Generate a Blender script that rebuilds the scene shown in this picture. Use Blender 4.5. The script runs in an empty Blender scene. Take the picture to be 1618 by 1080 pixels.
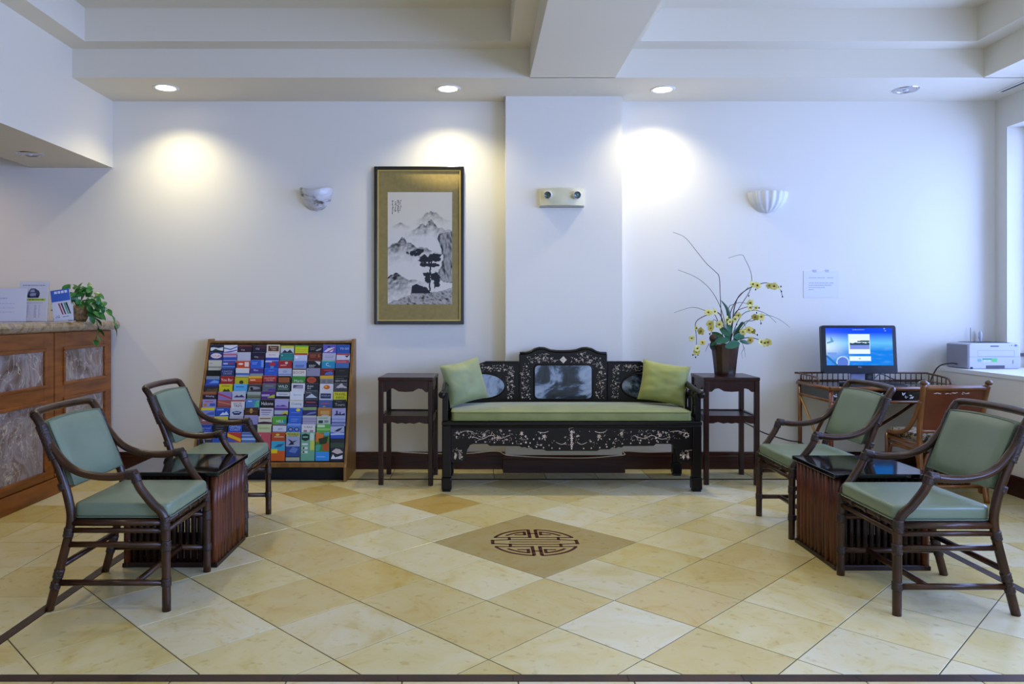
import bpy, math, random
import numpy as np
from mathutils import Vector, Matrix, noise as mnoise

random.seed(7)
C = bpy.context.scene.collection
SC = bpy.context.scene
PI = math.pi

# ------------------------------------------------------------------ camera, world, lights, exposure
cd = bpy.data.cameras.new('camera'); cam = bpy.data.objects.new('camera', cd); C.objects.link(cam)
cam.location = (0, 0, 1.27); cam.rotation_euler = (PI/2, 0, 0)
cd.sensor_width = 36; cd.lens = 26.48; cd.shift_x = 0.03647; cd.shift_y = -0.02843
cd.clip_start = 0.05
SC.camera = cam
SC.view_settings.view_transform = 'Standard'
SC.view_settings.look = 'None'
SC.view_settings.gamma = 1
SC.view_settings.use_curve_mapping = False
SC.view_settings.exposure = 0.0

w = bpy.data.worlds.new('world'); SC.world = w; w.use_nodes = True
w.node_tree.nodes['Background'].inputs[0].default_value = (0.66, 0.80, 1.0, 1)
w.node_tree.nodes['Background'].inputs[1].default_value = 1.1

def area(name, loc, rot, sx, sy, power, col):
    l = bpy.data.lights.new(name, 'AREA'); l.shape = 'RECTANGLE'; l.size = sx; l.size_y = sy
    l.energy = power; l.color = col
    o = bpy.data.objects.new(name, l); o.location = loc; o.rotation_euler = rot; C.objects.link(o); return o
def spot(name, loc, power, col, size=120, blend=.6, radius=.045, rot=(0, 0, 0)):
    l = bpy.data.lights.new(name, 'SPOT'); l.energy = power; l.color = col
    l.spot_size = math.radians(size); l.spot_blend = blend; l.shadow_soft_size = radius
    o = bpy.data.objects.new(name, l); o.location = loc; o.rotation_euler = rot; C.objects.link(o); return o
DAY = (0.29, 0.44, 1.0)
WARM = (1.0, 0.89, 0.56)
# daylight through the side window and the glazed entrance behind the camera
area('window_daylight', (4.66, 3.85, 1.80), (0, PI/2, 0), 1.85, 4.2, 200, DAY)
area('window_daylight', (4.66, -.35, 1.80), (0, PI/2, 0), 1.85, 3.4, 390, DAY)
area('entrance_daylight', (0.8, -2.45, 1.45), (PI/2, 0, 0), 5.6, 2.5, 10, (0.50, 0.66, 1.0))
# lit downlights over the back wall
for x, y in ((-2.365, 5.768), (-.204, 5.79), (1.45, 5.81)):
    spot('downlight_bulb', (x, y, 2.985), 88, WARM, 130, 1.0)
# added warm spots without fixtures, placed to light the floor and chairs
for x, y in ((-2.2, .6), (.7, .6), (3.0, 1.8), (-2.3, 2.4), (.7, 2.6), (-2.3, 4.2), (.7, 4.3), (3.0, 3.6)):
    z = 2.985 if y < 1 or x == .7 else 3.43
    spot('warm_fill', (x, y, z), 50, (1.0, .90, .66), 92, .9, .08)
spot('counter_bulb', (-4.3, 5.2, 2.98), 55, (1.0, .72, .40), 130, .7)

# ------------------------------------------------------------------ materials
def lin(c):
    if isinstance(c, str):
        c = tuple(int(c[i:i+2], 16) for i in (0, 2, 4))
    r = []
    for v in c:
        v = v/255.0
        r.append(v/12.92 if v <= .04045 else ((v+.055)/1.055)**2.4)
    return (r[0], r[1], r[2], 1)
MATS = {}
def mat(name, col, rough=.5, var=None, bump=None, metal=0, coat=0, spec=.5, emit=None, sheen=0, stretch=None, trans=0):
    """var=(scale, second colour, amount); bump=(scale, strength)"""
    if name in MATS: return MATS[name]
    m = bpy.data.materials.new(name); m.use_nodes = True; nt = m.node_tree; N = nt.nodes; L = nt.links
    b = N['Principled BSDF']
    b.inputs['Base Color'].default_value = lin(col); b.inputs['Roughness'].default_value = rough
    b.inputs['Metallic'].default_value = metal; b.inputs['Specular IOR Level'].default_value = spec
    if coat: b.inputs['Coat Weight'].default_value = coat; b.inputs['Coat Roughness'].default_value = .08
    if sheen: b.inputs['Sheen Weight'].default_value = sheen; b.inputs['Sheen Roughness'].default_value = .4
    if trans: b.inputs['Transmission Weight'].default_value = trans
    if emit: b.inputs['Emission Color'].default_value = lin(emit[0]); b.inputs['Emission Strength'].default_value = emit[1]
    if var or bump:
        tc = N.new('ShaderNodeTexCoord'); mp = N.new('ShaderNodeMapping')
        L.new(tc.outputs['Object'], mp.inputs['Vector'])
        if stretch: mp.inputs['Scale'].default_value = stretch
    if var:
        nz = N.new('ShaderNodeTexNoise'); nz.inputs['Scale'].default_value = var[0]; nz.inputs['Detail'].default_value = 5
        L.new(mp.outputs[0], nz.inputs['Vector'])
        rp = N.new('ShaderNodeValToRGB'); rp.color_ramp.elements[0].position = .35; rp.color_ramp.elements[1].position = .68
        rp.color_ramp.elements[0].color = lin(col); rp.color_ramp.elements[1].color = lin(var[1])
        L.new(nz.outputs['Fac'], rp.inputs['Fac']); L.new(rp.outputs[0], b.inputs['Base Color'])
    if bump:
        n2 = N.new('ShaderNodeTexNoise'); n2.inputs['Scale'].default_value = bump[0]; n2.inputs['Detail'].default_value = 3
        L.new(mp.outputs[0], n2.inputs['Vector'])
        bp = N.new('ShaderNodeBump'); bp.inputs['Strength'].default_value = bump[1]; bp.inputs['Distance'].default_value = .004
        L.new(n2.outputs['Fac'], bp.inputs['Height']); L.new(bp.outputs[0], b.inputs['Normal'])
    MATS[name] = m
    return m
def flat(hexc, rough=.45):
    return mat('print_'+hexc, hexc, rough)
def marble(name, stops, scale=3, dist=2.5, rough=.18, stretch=(1, 1, 1), coat=.3, vein=None):
    m = bpy.data.materials.new(name); m.use_nodes = True; nt = m.node_tree; N = nt.nodes; L = nt.links
    b = N['Principled BSDF']; b.inputs['Roughness'].default_value = rough; b.inputs['Coat Weight'].default_value = coat
    b.inputs['Coat Roughness'].default_value = .05
    tc = N.new('ShaderNodeTexCoord'); mp = N.new('ShaderNodeMapping'); mp.inputs['Scale'].default_value = stretch
    oi = N.new('ShaderNodeObjectInfo'); ml = N.new('ShaderNodeVectorMath'); ml.operation = 'SCALE'; ml.inputs['Scale'].default_value = 37
    cb = N.new('ShaderNodeCombineXYZ')
    for i in range(3): L.new(oi.outputs['Random'], cb.inputs[i])
    L.new(cb.outputs[0], ml.inputs[0])
    ad = N.new('ShaderNodeVectorMath'); L.new(tc.outputs['Object'], ad.inputs[0]); L.new(ml.outputs[0], ad.inputs[1])
    L.new(ad.outputs[0], mp.inputs['Vector'])
    nz = N.new('ShaderNodeTexNoise'); nz.inputs['Scale'].default_value = scale; nz.inputs['Detail'].default_value = 8
    nz.inputs['Distortion'].default_value = dist; nz.inputs['Roughness'].default_value = .62
    L.new(mp.outputs[0], nz.inputs['Vector'])
    rp = N.new('ShaderNodeValToRGB'); el = rp.color_ramp.elements
    el[0].position, el[0].color = stops[0][0], lin(stops[0][1]); el[1].position, el[1].color = stops[-1][0], lin(stops[-1][1])
    for p, c in stops[1:-1]:
        e = el.new(p); e.color = lin(c)
    L.new(nz.outputs['Fac'], rp.inputs['Fac'])
    out = rp.outputs[0]
    if vein:
        v = N.new('ShaderNodeTexNoise'); v.inputs['Scale'].default_value = scale*1.7; v.inputs['Detail'].default_value = 4
        v.inputs['Distortion'].default_value = 1.2
        L.new(mp.outputs[0], v.inputs['Vector'])
        r2 = N.new('ShaderNodeValToRGB'); e2 = r2.color_ramp.elements
        e2[0].position, e2[0].color = .485, (0, 0, 0, 1); e2[1].position, e2[1].color = .515, (0, 0, 0, 1)
        e = e2.new(.5); e.color = (1, 1, 1, 1)
        L.new(v.outputs['Fac'], r2.inputs['Fac'])
        mx = N.new('ShaderNodeMix'); mx.data_type = 'RGBA'; mx.inputs['B'].default_value = lin(vein)
        L.new(r2.outputs[0], mx.inputs['Factor']); L.new(out, mx.inputs['A']); out = mx.outputs['Result']
    L.new(out, b.inputs['Base Color'])
    MATS[name] = m; return m
def painted(name, rough=.5, emit=0):
    """colours read from the mesh's own 'paint' attribute (a flat print or a screen image)"""
    m = bpy.data.materials.new(name); m.use_nodes = True; nt = m.node_tree
    b = nt.nodes['Principled BSDF']; a = nt.nodes.new('ShaderNodeAttribute'); a.attribute_name = 'paint'
    b.inputs['Roughness'].default_value = rough
    if emit:
        b.inputs['Base Color'].default_value = (.01, .01, .01, 1)
        b.inputs['Specular IOR Level'].default_value = .06
        nt.links.new(a.outputs['Color'], b.inputs['Emission Color']); b.inputs['Emission Strength'].default_value = emit
    else:
        nt.links.new(a.outputs['Color'], b.inputs['Base Color'])
    return m
def tile_material():
    m = bpy.data.materials.new('limestone_tile'); m.use_nodes = True; nt = m.node_tree; N = nt.nodes; L = nt.links
    b = N['Principled BSDF']; b.inputs['Roughness'].default_value = .22; b.inputs['Specular IOR Level'].default_value = .45
    tc = N.new('ShaderNodeTexCoord'); oi = N.new('ShaderNodeObjectInfo')
    cb = N.new('ShaderNodeCombineXYZ'); ml = N.new('ShaderNodeMath'); ml.operation = 'MULTIPLY'; ml.inputs[1].default_value = 53
    L.new(oi.outputs['Random'], ml.inputs[0])
    for i in range(3): L.new(ml.outputs[0], cb.inputs[i])
    ad = N.new('ShaderNodeVectorMath'); L.new(tc.outputs['Object'], ad.inputs[0]); L.new(cb.outputs[0], ad.inputs[1])
    n1 = N.new('ShaderNodeTexNoise'); n1.inputs['Scale'].default_value = 3.2; n1.inputs['Detail'].default_value = 7; n1.inputs['Distortion'].default_value = 1.6
    n1.inputs['Roughness'].default_value = .6
    L.new(ad.outputs[0], n1.inputs['Vector'])
    r1 = N.new('ShaderNodeValToRGB'); e = r1.color_ramp.elements
    e[0].position = .30; e[0].color = (.90, .80, .56, 1); e[1].position = .74; e[1].color = (1.02, 1.06, 1.20, 1)
    k = e.new(.42); k.color = (.98, .95, .84, 1)
    k = e.new(.54); k.color = (1.0, 1.0, 1.0, 1)
    L.new(n1.outputs['Fac'], r1.inputs['Fac'])
    mx = N.new('ShaderNodeMix'); mx.data_type = 'RGBA'; mx.blend_type = 'MULTIPLY'; mx.inputs['Factor'].default_value = 1
    L.new(oi.outputs['Color'], mx.inputs['A']); L.new(r1.outputs[0], mx.inputs['B'])
    n2 = N.new('ShaderNodeTexNoise'); n2.inputs['Scale'].default_value = 26; n2.inputs['Detail'].default_value = 4
    L.new(ad.outputs[0], n2.inputs['Vector'])
    r2 = N.new('ShaderNodeValToRGB'); e = r2.color_ramp.elements
    e[0].position = .28; e[0].color = (.80, .72, .55, 1); e[1].position = .40; e[1].color = (1, 1, 1, 1)
    L.new(n2.outputs['Fac'], r2.inputs['Fac'])
    m2 = N.new('ShaderNodeMix'); m2.data_type = 'RGBA'; m2.blend_type = 'MULTIPLY'; m2.inputs['Factor'].default_value = .7
    L.new(mx.outputs['Result'], m2.inputs['A']); L.new(r2.outputs[0], m2.inputs['B'])
    L.new(m2.outputs['Result'], b.inputs['Base Color'])
    return m

M_wall = mat('wall_paint', 'E3DFD4', .62, bump=(60, .03))
M_ceil = mat('ceiling_paint', 'DFD8C6', .7)
M_base = mat('mahogany_base', '3C170B', .30, var=(5, '260D06', 1), stretch=(1, 12, 12), spec=.35)
M_oak = mat('counter_wood', '8E521E', .34, var=(3, '6C3A10', 1), stretch=(9, 1, 9), spec=.35)
M_rackwood = mat('rack_wood', '8C6530', .45, var=(3, '6E4A1E', 1), stretch=(9, 9, 1))
M_rattan = mat('dark_rattan', '44260F', .30, var=(9, '271306', 1), bump=(30, .25), spec=.45)
M_bind = mat('rattan_binding', '38221A', .38, var=(70, '180C08', 1), bump=(140, .8))
M_leather = mat('sage_leather', '78876F', .34, var=(4, '707F68', 1), bump=(130, .08))
M_welt = mat('sage_welt', '616F58', .4)
M_slab = mat('black_granite', '07080B', .07, spec=.6)
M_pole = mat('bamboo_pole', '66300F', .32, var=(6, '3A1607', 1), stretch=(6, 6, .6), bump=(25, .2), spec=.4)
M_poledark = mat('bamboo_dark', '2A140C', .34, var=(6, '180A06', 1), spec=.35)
M_rose = mat('black_rosewood', '0E0706', .30, var=(6, '070303', 1), spec=.28)
M_stand = mat('stand_rosewood', '35140D', .28, var=(4, '1D0906', 1), stretch=(8, 8, 1), spec=.4)
M_velvet = mat('olive_velvet', '868B52', .6, var=(7, '777C44', 1), bump=(18, .35), sheen=.25)
M_velvet2 = mat('pillow_velvet', '929A6C', .6, var=(6, '80885A', 1), bump=(12, .3), sheen=.4)
M_pearl = mat('mother_of_pearl', 'EBDBC6', .28, var=(90, 'B59A80', 1))
M_bmarble = marble('dream_stone', [(.36, '0E141D'), (.43, '222E3D'), (.47, '5A6878'), (.50, '8A96A4'), (.58, 'A2ADB9'), (.66, '6A7686'), (.74, 'AEB8C2')], 3.2, 1.2, .15, coat=.1)
M_cmarble = marble('counter_marble', [(.28, '3A2A22'), (.38, '6A5546'), (.46, '80726A'), (.54, '968B84'), (.62, '77604E'), (.72, '9A9088'), (.84, '5A4638')], 4.2, 1.0, .32, (1, 1, .8), coat=0, vein='C0B29A')
M_granite = marble('countertop_granite', [(.30, '4A3A28'), (.45, '86724F'), (.55, '978468'), (.65, '6E625C'), (.78, 'A8967A')], 12, .8, .15)
M_alab = marble('alabaster_grey', [(.36, '3A3A36'), (.43, '8C8A86'), (.50, 'C2C2C6'), (.75, 'D4D6DC')], 5.0, 2.2, .3)
M_white = mat('white_plaster', 'DCDDE0', .4)
M_black = mat('black_plastic', '0D0F14', .35)
M_blackmat = mat('black_matte', '060606', .7)
M_bezel = mat('navy_bezel', '0B0F1C', .22)
M_grey = mat('printer_grey', 'B9BAC6', .42)
M_dgrey = mat('dark_grey_plastic', '4A4A56', .45)
M_cream = mat('cream_plastic', 'D8D2AE', .42)
M_chrome = mat('chrome', 'C8C8CC', .15, metal=1)
M_trimring = mat('white_trim', 'E6E4DE', .4)
M_glow = mat('lit_lens', 'FFFFFF', .4, emit=('FFF3D8', 9))
M_frame = mat('black_frame', '17110D', .3, coat=.3)
M_gold = mat('gold_fillet', 'C8AE62', .35, metal=.4)
M_mat = mat('tan_silk_mat', 'AC9656', .6, var=(40, 'A08A4C', 1))
M_paper = mat('white_paper', 'DADCE6', .55)
M_ink = mat('grey_ink', '8087A8', .6)
M_grout = mat('grout', '4E4532', .8)
M_border = marble('dark_border_stone', [(.3, '1A0D07'), (.5, '2E180C'), (.7, '40261A')], 5, 1, .55, coat=0)
M_inlay = mat('inlay_stone', '4A1E14', .25)
M_bamboo = mat('amber_bamboo', '8A5524', .30, var=(5, '5E3312', 1), bump=(22, .15), coat=.35)
M_panel = mat('red_brown_panel', '6A2E12', .28, var=(5, '55210C', 1), coat=.3)
M_lacq = mat('black_lacquer', '0C0B0B', .18, coat=.3)
M_floral = marble('floral_fabric', [(.42, '15130F'), (.48, '6E5538'), (.55, 'C9BFA2'), (.62, '3A2C1C'), (.7, 'B9AE90')], 26, 1.5, .8, coat=0)
M_pot = mat('brown_glazed_pot', '3A2014', .25, var=(5, '2A140C', 1), coat=.3)
M_leafg = mat('dark_leaf', '1E5A34', .38, var=(8, '123F22', 1))
M_pothos = mat('pothos_leaf', '24702A', .36, var=(10, '154A18', 1))
M_orch = mat('orchid_leaf', '2E6B4C', .35, var=(8, '1E4D38', 1))
M_blade = mat('grass_blade', '3B4F2E', .5)
M_twig = mat('brown_twig', '3C3030', .6)
M_yellow = mat('orchid_yellow', 'DED778', .5, var=(30, 'C4B850', 1))
M_throat = mat('orchid_throat', '7A4A18', .5)
M_bud = mat('dark_bud', '1E1C1A', .5)
M_cone = mat('pine_cone', '4A3420', .7, var=(60, '251708', 1))
M_basket = mat('basket_weave', '8A6A3C', .7, var=(50, '4E3A1E', 1), bump=(90, .6))
M_tile = tile_material()
M_winwood = mat('window_wood', '7A4630', .4)

gl = bpy.data.materials.new('picture_glass'); gl.use_nodes = True
nt = gl.node_tree; nt.nodes.remove(nt.nodes['Principled BSDF']); tr = nt.nodes.new('ShaderNodeBsdfTransparent'); gs = nt.nodes.new('ShaderNodeBsdfGlossy'); gs.inputs['Roughness'].default_value = .03
fr = nt.nodes.new('ShaderNodeFresnel'); fr.inputs[0].default_value = 1.12; mx = nt.nodes.new('ShaderNodeMixShader')
nt.links.new(fr.outputs[0], mx.inputs[0]); nt.links.new(tr.outputs[0], mx.inputs[1]); nt.links.new(gs.outputs[0], mx.inputs[2]); nt.links.new(mx.outputs[0], nt.nodes['Material Output'].inputs['Surface'])
# ------------------------------------------------------------------ mesh helpers
class MB:
    def __init__(s): s.v = []; s.f = []; s.mi = []; s.sm = []; s.cur = 0
    def add(s, v, f, smooth=False, M=None):
        n = len(s.v)
        s.v += [tuple(M @ Vector(p)) if M is not None else tuple(p) for p in v]
        for q in f:
            s.f.append(tuple(i+n for i in q)); s.mi.append(s.cur); s.sm.append(smooth)
        return s
    def box(s, x0, x1, y0, y1, z0, z1, M=None):
        v = [(x0, y0, z0), (x1, y0, z0), (x1, y1, z0), (x0, y1, z0), (x0, y0, z1), (x1, y0, z1), (x1, y1, z1), (x0, y1, z1)]
        return s.add(v, [(3, 2, 1, 0), (4, 5, 6, 7), (0, 1, 5, 4), (1, 2, 6, 5), (2, 3, 7, 6), (3, 0, 4, 7)], False, M)
    def tube(s, pts, r, seg=8, M=None, cap=True, flatten=1.0):
        P = [Vector(p) for p in pts]; n = len(P)
        R = r if isinstance(r, (list, tuple)) else [r]*n
        v = []; f = []; up = None
        for i, p in enumerate(P):
            t = (P[min(i+1, n-1)]-P[max(i-1, 0)])
            if t.length < 1e-9: t = Vector((0, 0, 1))
            t.normalize()
            if up is None:
                a = Vector((0, 0, 1)) if abs(t.z) < .9 else Vector((1, 0, 0))
                up = (a - t*a.dot(t)).normalized()
            else:
                up = up - t*up.dot(t)
                up = up.normalized() if up.length > 1e-6 else Vector((1, 0, 0))
            b = t.cross(up)
            for k in range(seg):
                a = 2*PI*k/seg
                v.append(p + up*(math.cos(a)*R[i]) + b*(math.sin(a)*R[i]*flatten))
        for i in range(n-1):
            for k in range(seg):
                k2 = (k+1) % seg
                f.append((i*seg+k, i*seg+k2, (i+1)*seg+k2, (i+1)*seg+k))
        s.add(v, f, True, M)
        if cap:
            o = len(s.v)-len(v)
            s.f.append(tuple(o+k for k in range(seg-1, -1, -1))); s.mi.append(s.cur); s.sm.append(False)
            s.f.append(tuple(o+(n-1)*seg+k for k in range(seg))); s.mi.append(s.cur); s.sm.append(False)
        return s
    def lathe(s, prof, seg=24, M=None, a0=0, a1=2*PI, smooth=True):
        full = abs(a1-a0-2*PI) < 1e-6; m = seg if full else seg+1
        v = []; f = []
        for r, z in prof:
            for k in range(m):
                a = a0+(a1-a0)*k/seg; v.append((r*math.cos(a), r*math.sin(a), z))
        for i in range(len(prof)-1):
            for k in range(seg):
                k2 = (k+1) % m
                f.append((i*m+k, i*m+k2, (i+1)*m+k2, (i+1)*m+k))
        return s.add(v, f, smooth, M)
    def prism(s, poly, a0, a1, axis='y', M=None):
        """closed 2-D outline (counter-clockwise) pushed along an axis"""
        n = len(poly)
        def P(p, d):
            return {'y': (p[0], d, p[1]), 'z': (p[0], p[1], d), 'x': (d, p[0], p[1])}[axis]
        v = [P(p, a0) for p in poly]+[P(p, a1) for p in poly]
        f = [tuple(range(n)), tuple(range(2*n-1, n-1, -1))]
        for i in range(n):
            j = (i+1) % n; f.append((i+n, j+n, j, i))
        if axis == 'z': f = [tuple(reversed(q)) for q in f]
        return s.add(v, f, False, M)
    def ball(s, c, rx, ry, rz, nu=12, nv=8, M=None):
        v = []; f = []
        for i in range(nv+1):
            t = PI*i/nv
            for k in range(nu):
                a = 2*PI*k/nu
                v.append((c[0]+rx*math.sin(t)*math.cos(a), c[1]+ry*math.sin(t)*math.sin(a), c[2]-rz*math.cos(t)))
        for i in range(nv):
            for k in range(nu):
                k2 = (k+1) % nu; f.append((i*nu+k, i*nu+k2, (i+1)*nu+k2, (i+1)*nu+k))
        return s.add(v, f, True, M)
    def grid(s, fn, nu, nv, M=None, smooth=True, wrap=False):
        v = [fn(i/(nu-1), j/(nv-1)) for j in range(nv) for i in range(nu)]
        f = [(j*nu+i, j*nu+i+1, (j+1)*nu+i+1, (j+1)*nu+i) for j in range(nv-1) for i in range(nu-1)]
        return s.add(v, f, smooth, M)
    def mesh(s, name, mats):
        me = bpy.data.meshes.new(name); me.from_pydata(s.v, [], s.f); me.update()
        for m in mats: me.materials.append(m)
        if s.f:
            me.polygons.foreach_set('material_index', s.mi)
            me.polygons.foreach_set('use_smooth', s.sm)
        return me

def obj(name, mb, m, parent=None, loc=(0, 0, 0), rot=(0, 0, 0), bevel=0, seg=2):
    ms = m if isinstance(m, (list, tuple)) else [m]
    me = mb.mesh(name, ms) if isinstance(mb, MB) else mb
    o = bpy.data.objects.new(name, me); C.objects.link(o)
    if name in ('print', 'small_print', 'heading_print', 'band_print', 'scuff_mark'): o['kind'] = 'stuff'      # marks too small to pick apart
    o.location = loc; o.rotation_euler = rot
    if parent: o.parent = parent
    if bevel:
        b = o.modifiers.new('bevel', 'BEVEL'); b.width = bevel; b.segments = seg; b.limit_method = 'ANGLE'; b.angle_limit = math.radians(40)
        b.harden_normals = False
    return o
def tag(o, label, cat, group=None):
    o['label'] = label; o['category'] = cat
    if group: o['group'] = group
    return o
def thing(name, label, cat, loc=(0, 0, 0), rotz=0, group=None):
    o = bpy.data.objects.new(name, None); C.objects.link(o); o.empty_display_size = .1
    o.location = loc; o.rotation_euler = (0, 0, rotz)
    return tag(o, label, cat, group)
def struct(name, mb, m, parent=None, **k):
    o = obj(name, mb, m, parent, **k); o['kind'] = 'structure'; return o
def dup(root, loc, rotz, label, group=None):
    r = root.copy(); C.objects.link(r); r.location = loc; r.rotation_euler = (0, 0, rotz); r['label'] = label
    if group: r['group'] = group
    for ch in list(root.children):
        c = ch.copy(); C.objects.link(c); c.parent = r
        for g in list(ch.children):
            d = g.copy(); C.objects.link(d); d.parent = c
    return r
def smooth_path(pts, n=6):
    """Catmull-Rom through the points"""
    P = [Vector(p) for p in pts]; out = []
    for i in range(len(P)-1):
        a = P[max(i-1, 0)]; b = P[i]; c = P[i+1]; d = P[min(i+2, len(P)-1)]
        for k in range(n):
            t = k/n
            out.append(.5*((2*b)+(c-a)*t+(2*a-5*b+4*c-d)*t*t+(3*b-a-3*c+d)*t**3))
    out.append(P[-1]); return out
TXT = {}
def text_geo(s):
    """glyph outlines as flat polygons, height about 1, centred"""
    if s in TXT: return TXT[s]
    cu = bpy.data.curves.new('lettering', 'FONT'); cu.body = s; cu.align_x = 'CENTER'; cu.size = 1; cu.resolution_u = 2
    o = bpy.data.objects.new('lettering', cu); C.objects.link(o)
    dg = bpy.context.evaluated_depsgraph_get()
    me = bpy.data.meshes.new_from_object(o.evaluated_get(dg))
    v = [tuple(p.co[:2]) for p in me.vertices]; f = [tuple(p.vertices) for p in me.polygons]
    bpy.data.objects.remove(o); bpy.data.curves.remove(cu); bpy.data.meshes.remove(me)
    if v:
        x0 = min(p[0] for p in v); x1 = max(p[0] for p in v); y0 = min(p[1] for p in v); y1 = max(p[1] for p in v)
        v = [((p[0]-(x0+x1)/2), (p[1]-(y0+y1)/2)) for p in v]; TXT[s] = (v, f, x1-x0, y1-y0)
    else: TXT[s] = ([], [], 1, 1)
    return TXT[s]
def put_text(mb, s, cx, cz, wid, hei, y, M=None):
    """lettering on a face that looks along -y"""
    v, f, tw, th = text_geo(s)
    mb.add([(cx+p[0]/tw*wid, y, cz+p[1]/th*hei) for p in v], f, False, M)
def rbox(mb, x0, x1, y0, y1, z0, z1, r, crown=0, nx=14, ny=10, M=None):
    """upholstered cushion: rounded box with a crowned top"""
    cx, cy = (x0+x1)/2, (y0+y1)/2; hx, hy = (x1-x0)/2, (y1-y0)/2
    rings = []
    prof = []
    for k in range(5): a = PI/2*k/4; prof.append((-(1-math.sin(a))*r, z0+r-r*math.cos(a)))
    for k in range(5): a = PI/2*k/4; prof.append((-(1-math.cos(a))*r, z1-r+r*math.sin(a)))
    def outline(ins, n=10):
        q = []
        rr = max(.004, .03+ins)
        ex, ey = hx+ins, hy+ins
        for sx, sy, a0 in ((1, -1, -PI/2), (1, 1, 0), (-1, 1, PI/2), (-1, -1, PI)):
            for k in range(5):
                a = a0+PI/2*k/4
                q.append((cx+sx*(ex-rr)+rr*math.cos(a), cy+sy*(ey-rr)+rr*math.sin(a)))
        return q
    v = []; f = []
    for ins, z in prof:
        for p in outline(ins): v.append((p[0], p[1], z))
    n = 20
    for i in range(len(prof)-1):
        for k in range(n):
            k2 = (k+1) % n; f.append((i*n+k, i*n+k2, (i+1)*n+k2, (i+1)*n+k))
    f.append(tuple(range(n-1, -1, -1)))
    # crowned top as shrinking rings
    last = (len(prof)-1)*n; base = outline(-r)
    for j in range(1, 6):
        t = j/6
        for p in base:
            v.append((cx+(p[0]-cx)*(1-t), cy+(p[1]-cy)*(1-t), z1+crown*(1-(1-t)**2.2)))
        nw = len(v)-n
        for k in range(n):
            k2 = (k+1) % n; f.append((last+k, last+k2, nw+k2, nw+k))
        last = nw
    f.append(tuple(last+k for k in range(n)))
    mb.add(v, f, True, M)
    return outline
def pillow_mb(w, h, t, seedv=0):
    mb = MB()
    def side(sgn):
        def fn(a, b):
            u, v = 2*a-1, 2*b-1
            e = max(0, (1-abs(u)**3.2))**.55*max(0, (1-abs(v)**3.2))**.55
            pinch = 1-.07*(1-u*u)*(v*v)-0.0
            pin2 = 1-.07*(1-v*v)*(u*u)
            n = mnoise.noise((u*2.1+seedv, v*2.6, sgn*3))*.010 + mnoise.noise((u*5+seedv, v*7, sgn*3))*.004
            return (u*w/2*pin2, sgn*(t/2*e+n*e), v*h/2*pinch)
        return fn
    nu = 25
    mb.grid(side(-1), nu, nu)
    g = MB(); g.grid(side(1), nu, nu)
    mb.add(g.v, [tuple(reversed(q)) for q in g.f], True)
    return mb

# ------------------------------------------------------------------ the room
YW = 6.14; XL = -2.95; ZC = 2.993
m = MB(); m.box(-5.7, 4.8, YW, YW+.2, -.1, 3.7); struct('wall_back', m, M_wall)
m = MB(); m.box(-5.7, -5.5, -2.7, YW, -.1, 3.7); struct('wall_left', m, M_wall)
m = MB(); m.box(.247, 1.174, 5.995, YW, 0, ZC+.1); struct('wall_pilaster', m, M_wall)
# right wall with the big window opening
m = MB()
m.box(4.241, 4.6, 6.0, YW, 0, ZC+.1); m.box(4.241, 4.6, 1.4, 1.7, 0, ZC+.1); m.box(4.241, 4.6, -2.7, -2.1, 0, ZC+.1)
for a_, b_ in ((1.7, 6.0), (-2.1, 1.4)): m.box(4.241, 4.6, a_, b_, 2.75, ZC+.1); m.box(4.241, 4.6, a_, b_, 0, .835)
wr = struct('wall_right', m, M_wall)
m = MB(); m.box(3.76, 4.241, -2.7, YW, 0, .805); lw = struct('wall_ledge', m, M_wall)
m = MB(); m.box(3.755, 4.243, -2.7, YW, .805, .835); obj('ledge_top', m, mat('ledge_paint', 'E8E7E4', .4), lw)
# entrance wall behind the camera, with its glazed opening
m = MB(); m.box(-5.7, -2.0, -2.7, -2.5, 0, 3.7); m.box(3.6, 4.6, -2.7, -2.5, 0, 3.7); m.box(-2.0, 3.6, -2.7, -2.5, 2.7, 3.7)
struct('wall_front', m, M_wall)
# ceiling: upper slab, stepped coffers, beam and bulkhead
m = MB(); m.box(-5.7, 4.8, -2.7, YW+.2, 3.44, 3.66); struct('ceiling', m, M_ceil)
m = MB()
m.box(XL, 4.6, 5.52, YW, ZC, 3.45); m.box(XL, 4.6, 5.365, 5.53, 3.204, 3.45)
m.box(XL, 4.6, -2.6, 1.2, ZC, 3.45); m.box(XL, 4.6, 1.2, 1.36, 3.204, 3.45)
struct('ceiling_soffit', m, M_ceil)
m = MB(); m.box(.404, 1.03, 1.2, 5.53, ZC, 3.45); m.box(.254, 1.18, 1.36, 5.365, 3.204, 3.45); struct('ceiling_beam', m, M_ceil)
m = MB(); m.box(-3.6, XL, -2.6, YW, 2.452, 3.45); m.box(XL-.01, -2.777, 1.36, 5.365, 3.204, 3.45); struct('ceiling_bulkhead', m, M_ceil)
m = MB(); m.box(3.73, 4.6, 1.2, 5.53, ZC, 3.45); m.box(3.58, 3.74, 1.36, 5.365, 3.204, 3.45); struct('ceiling_window_soffit', m, M_ceil)
m = MB(); m.box(-5.5, -3.6, -2.6, YW, ZC, 3.45); struct('ceiling_office', m, M_ceil)
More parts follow.
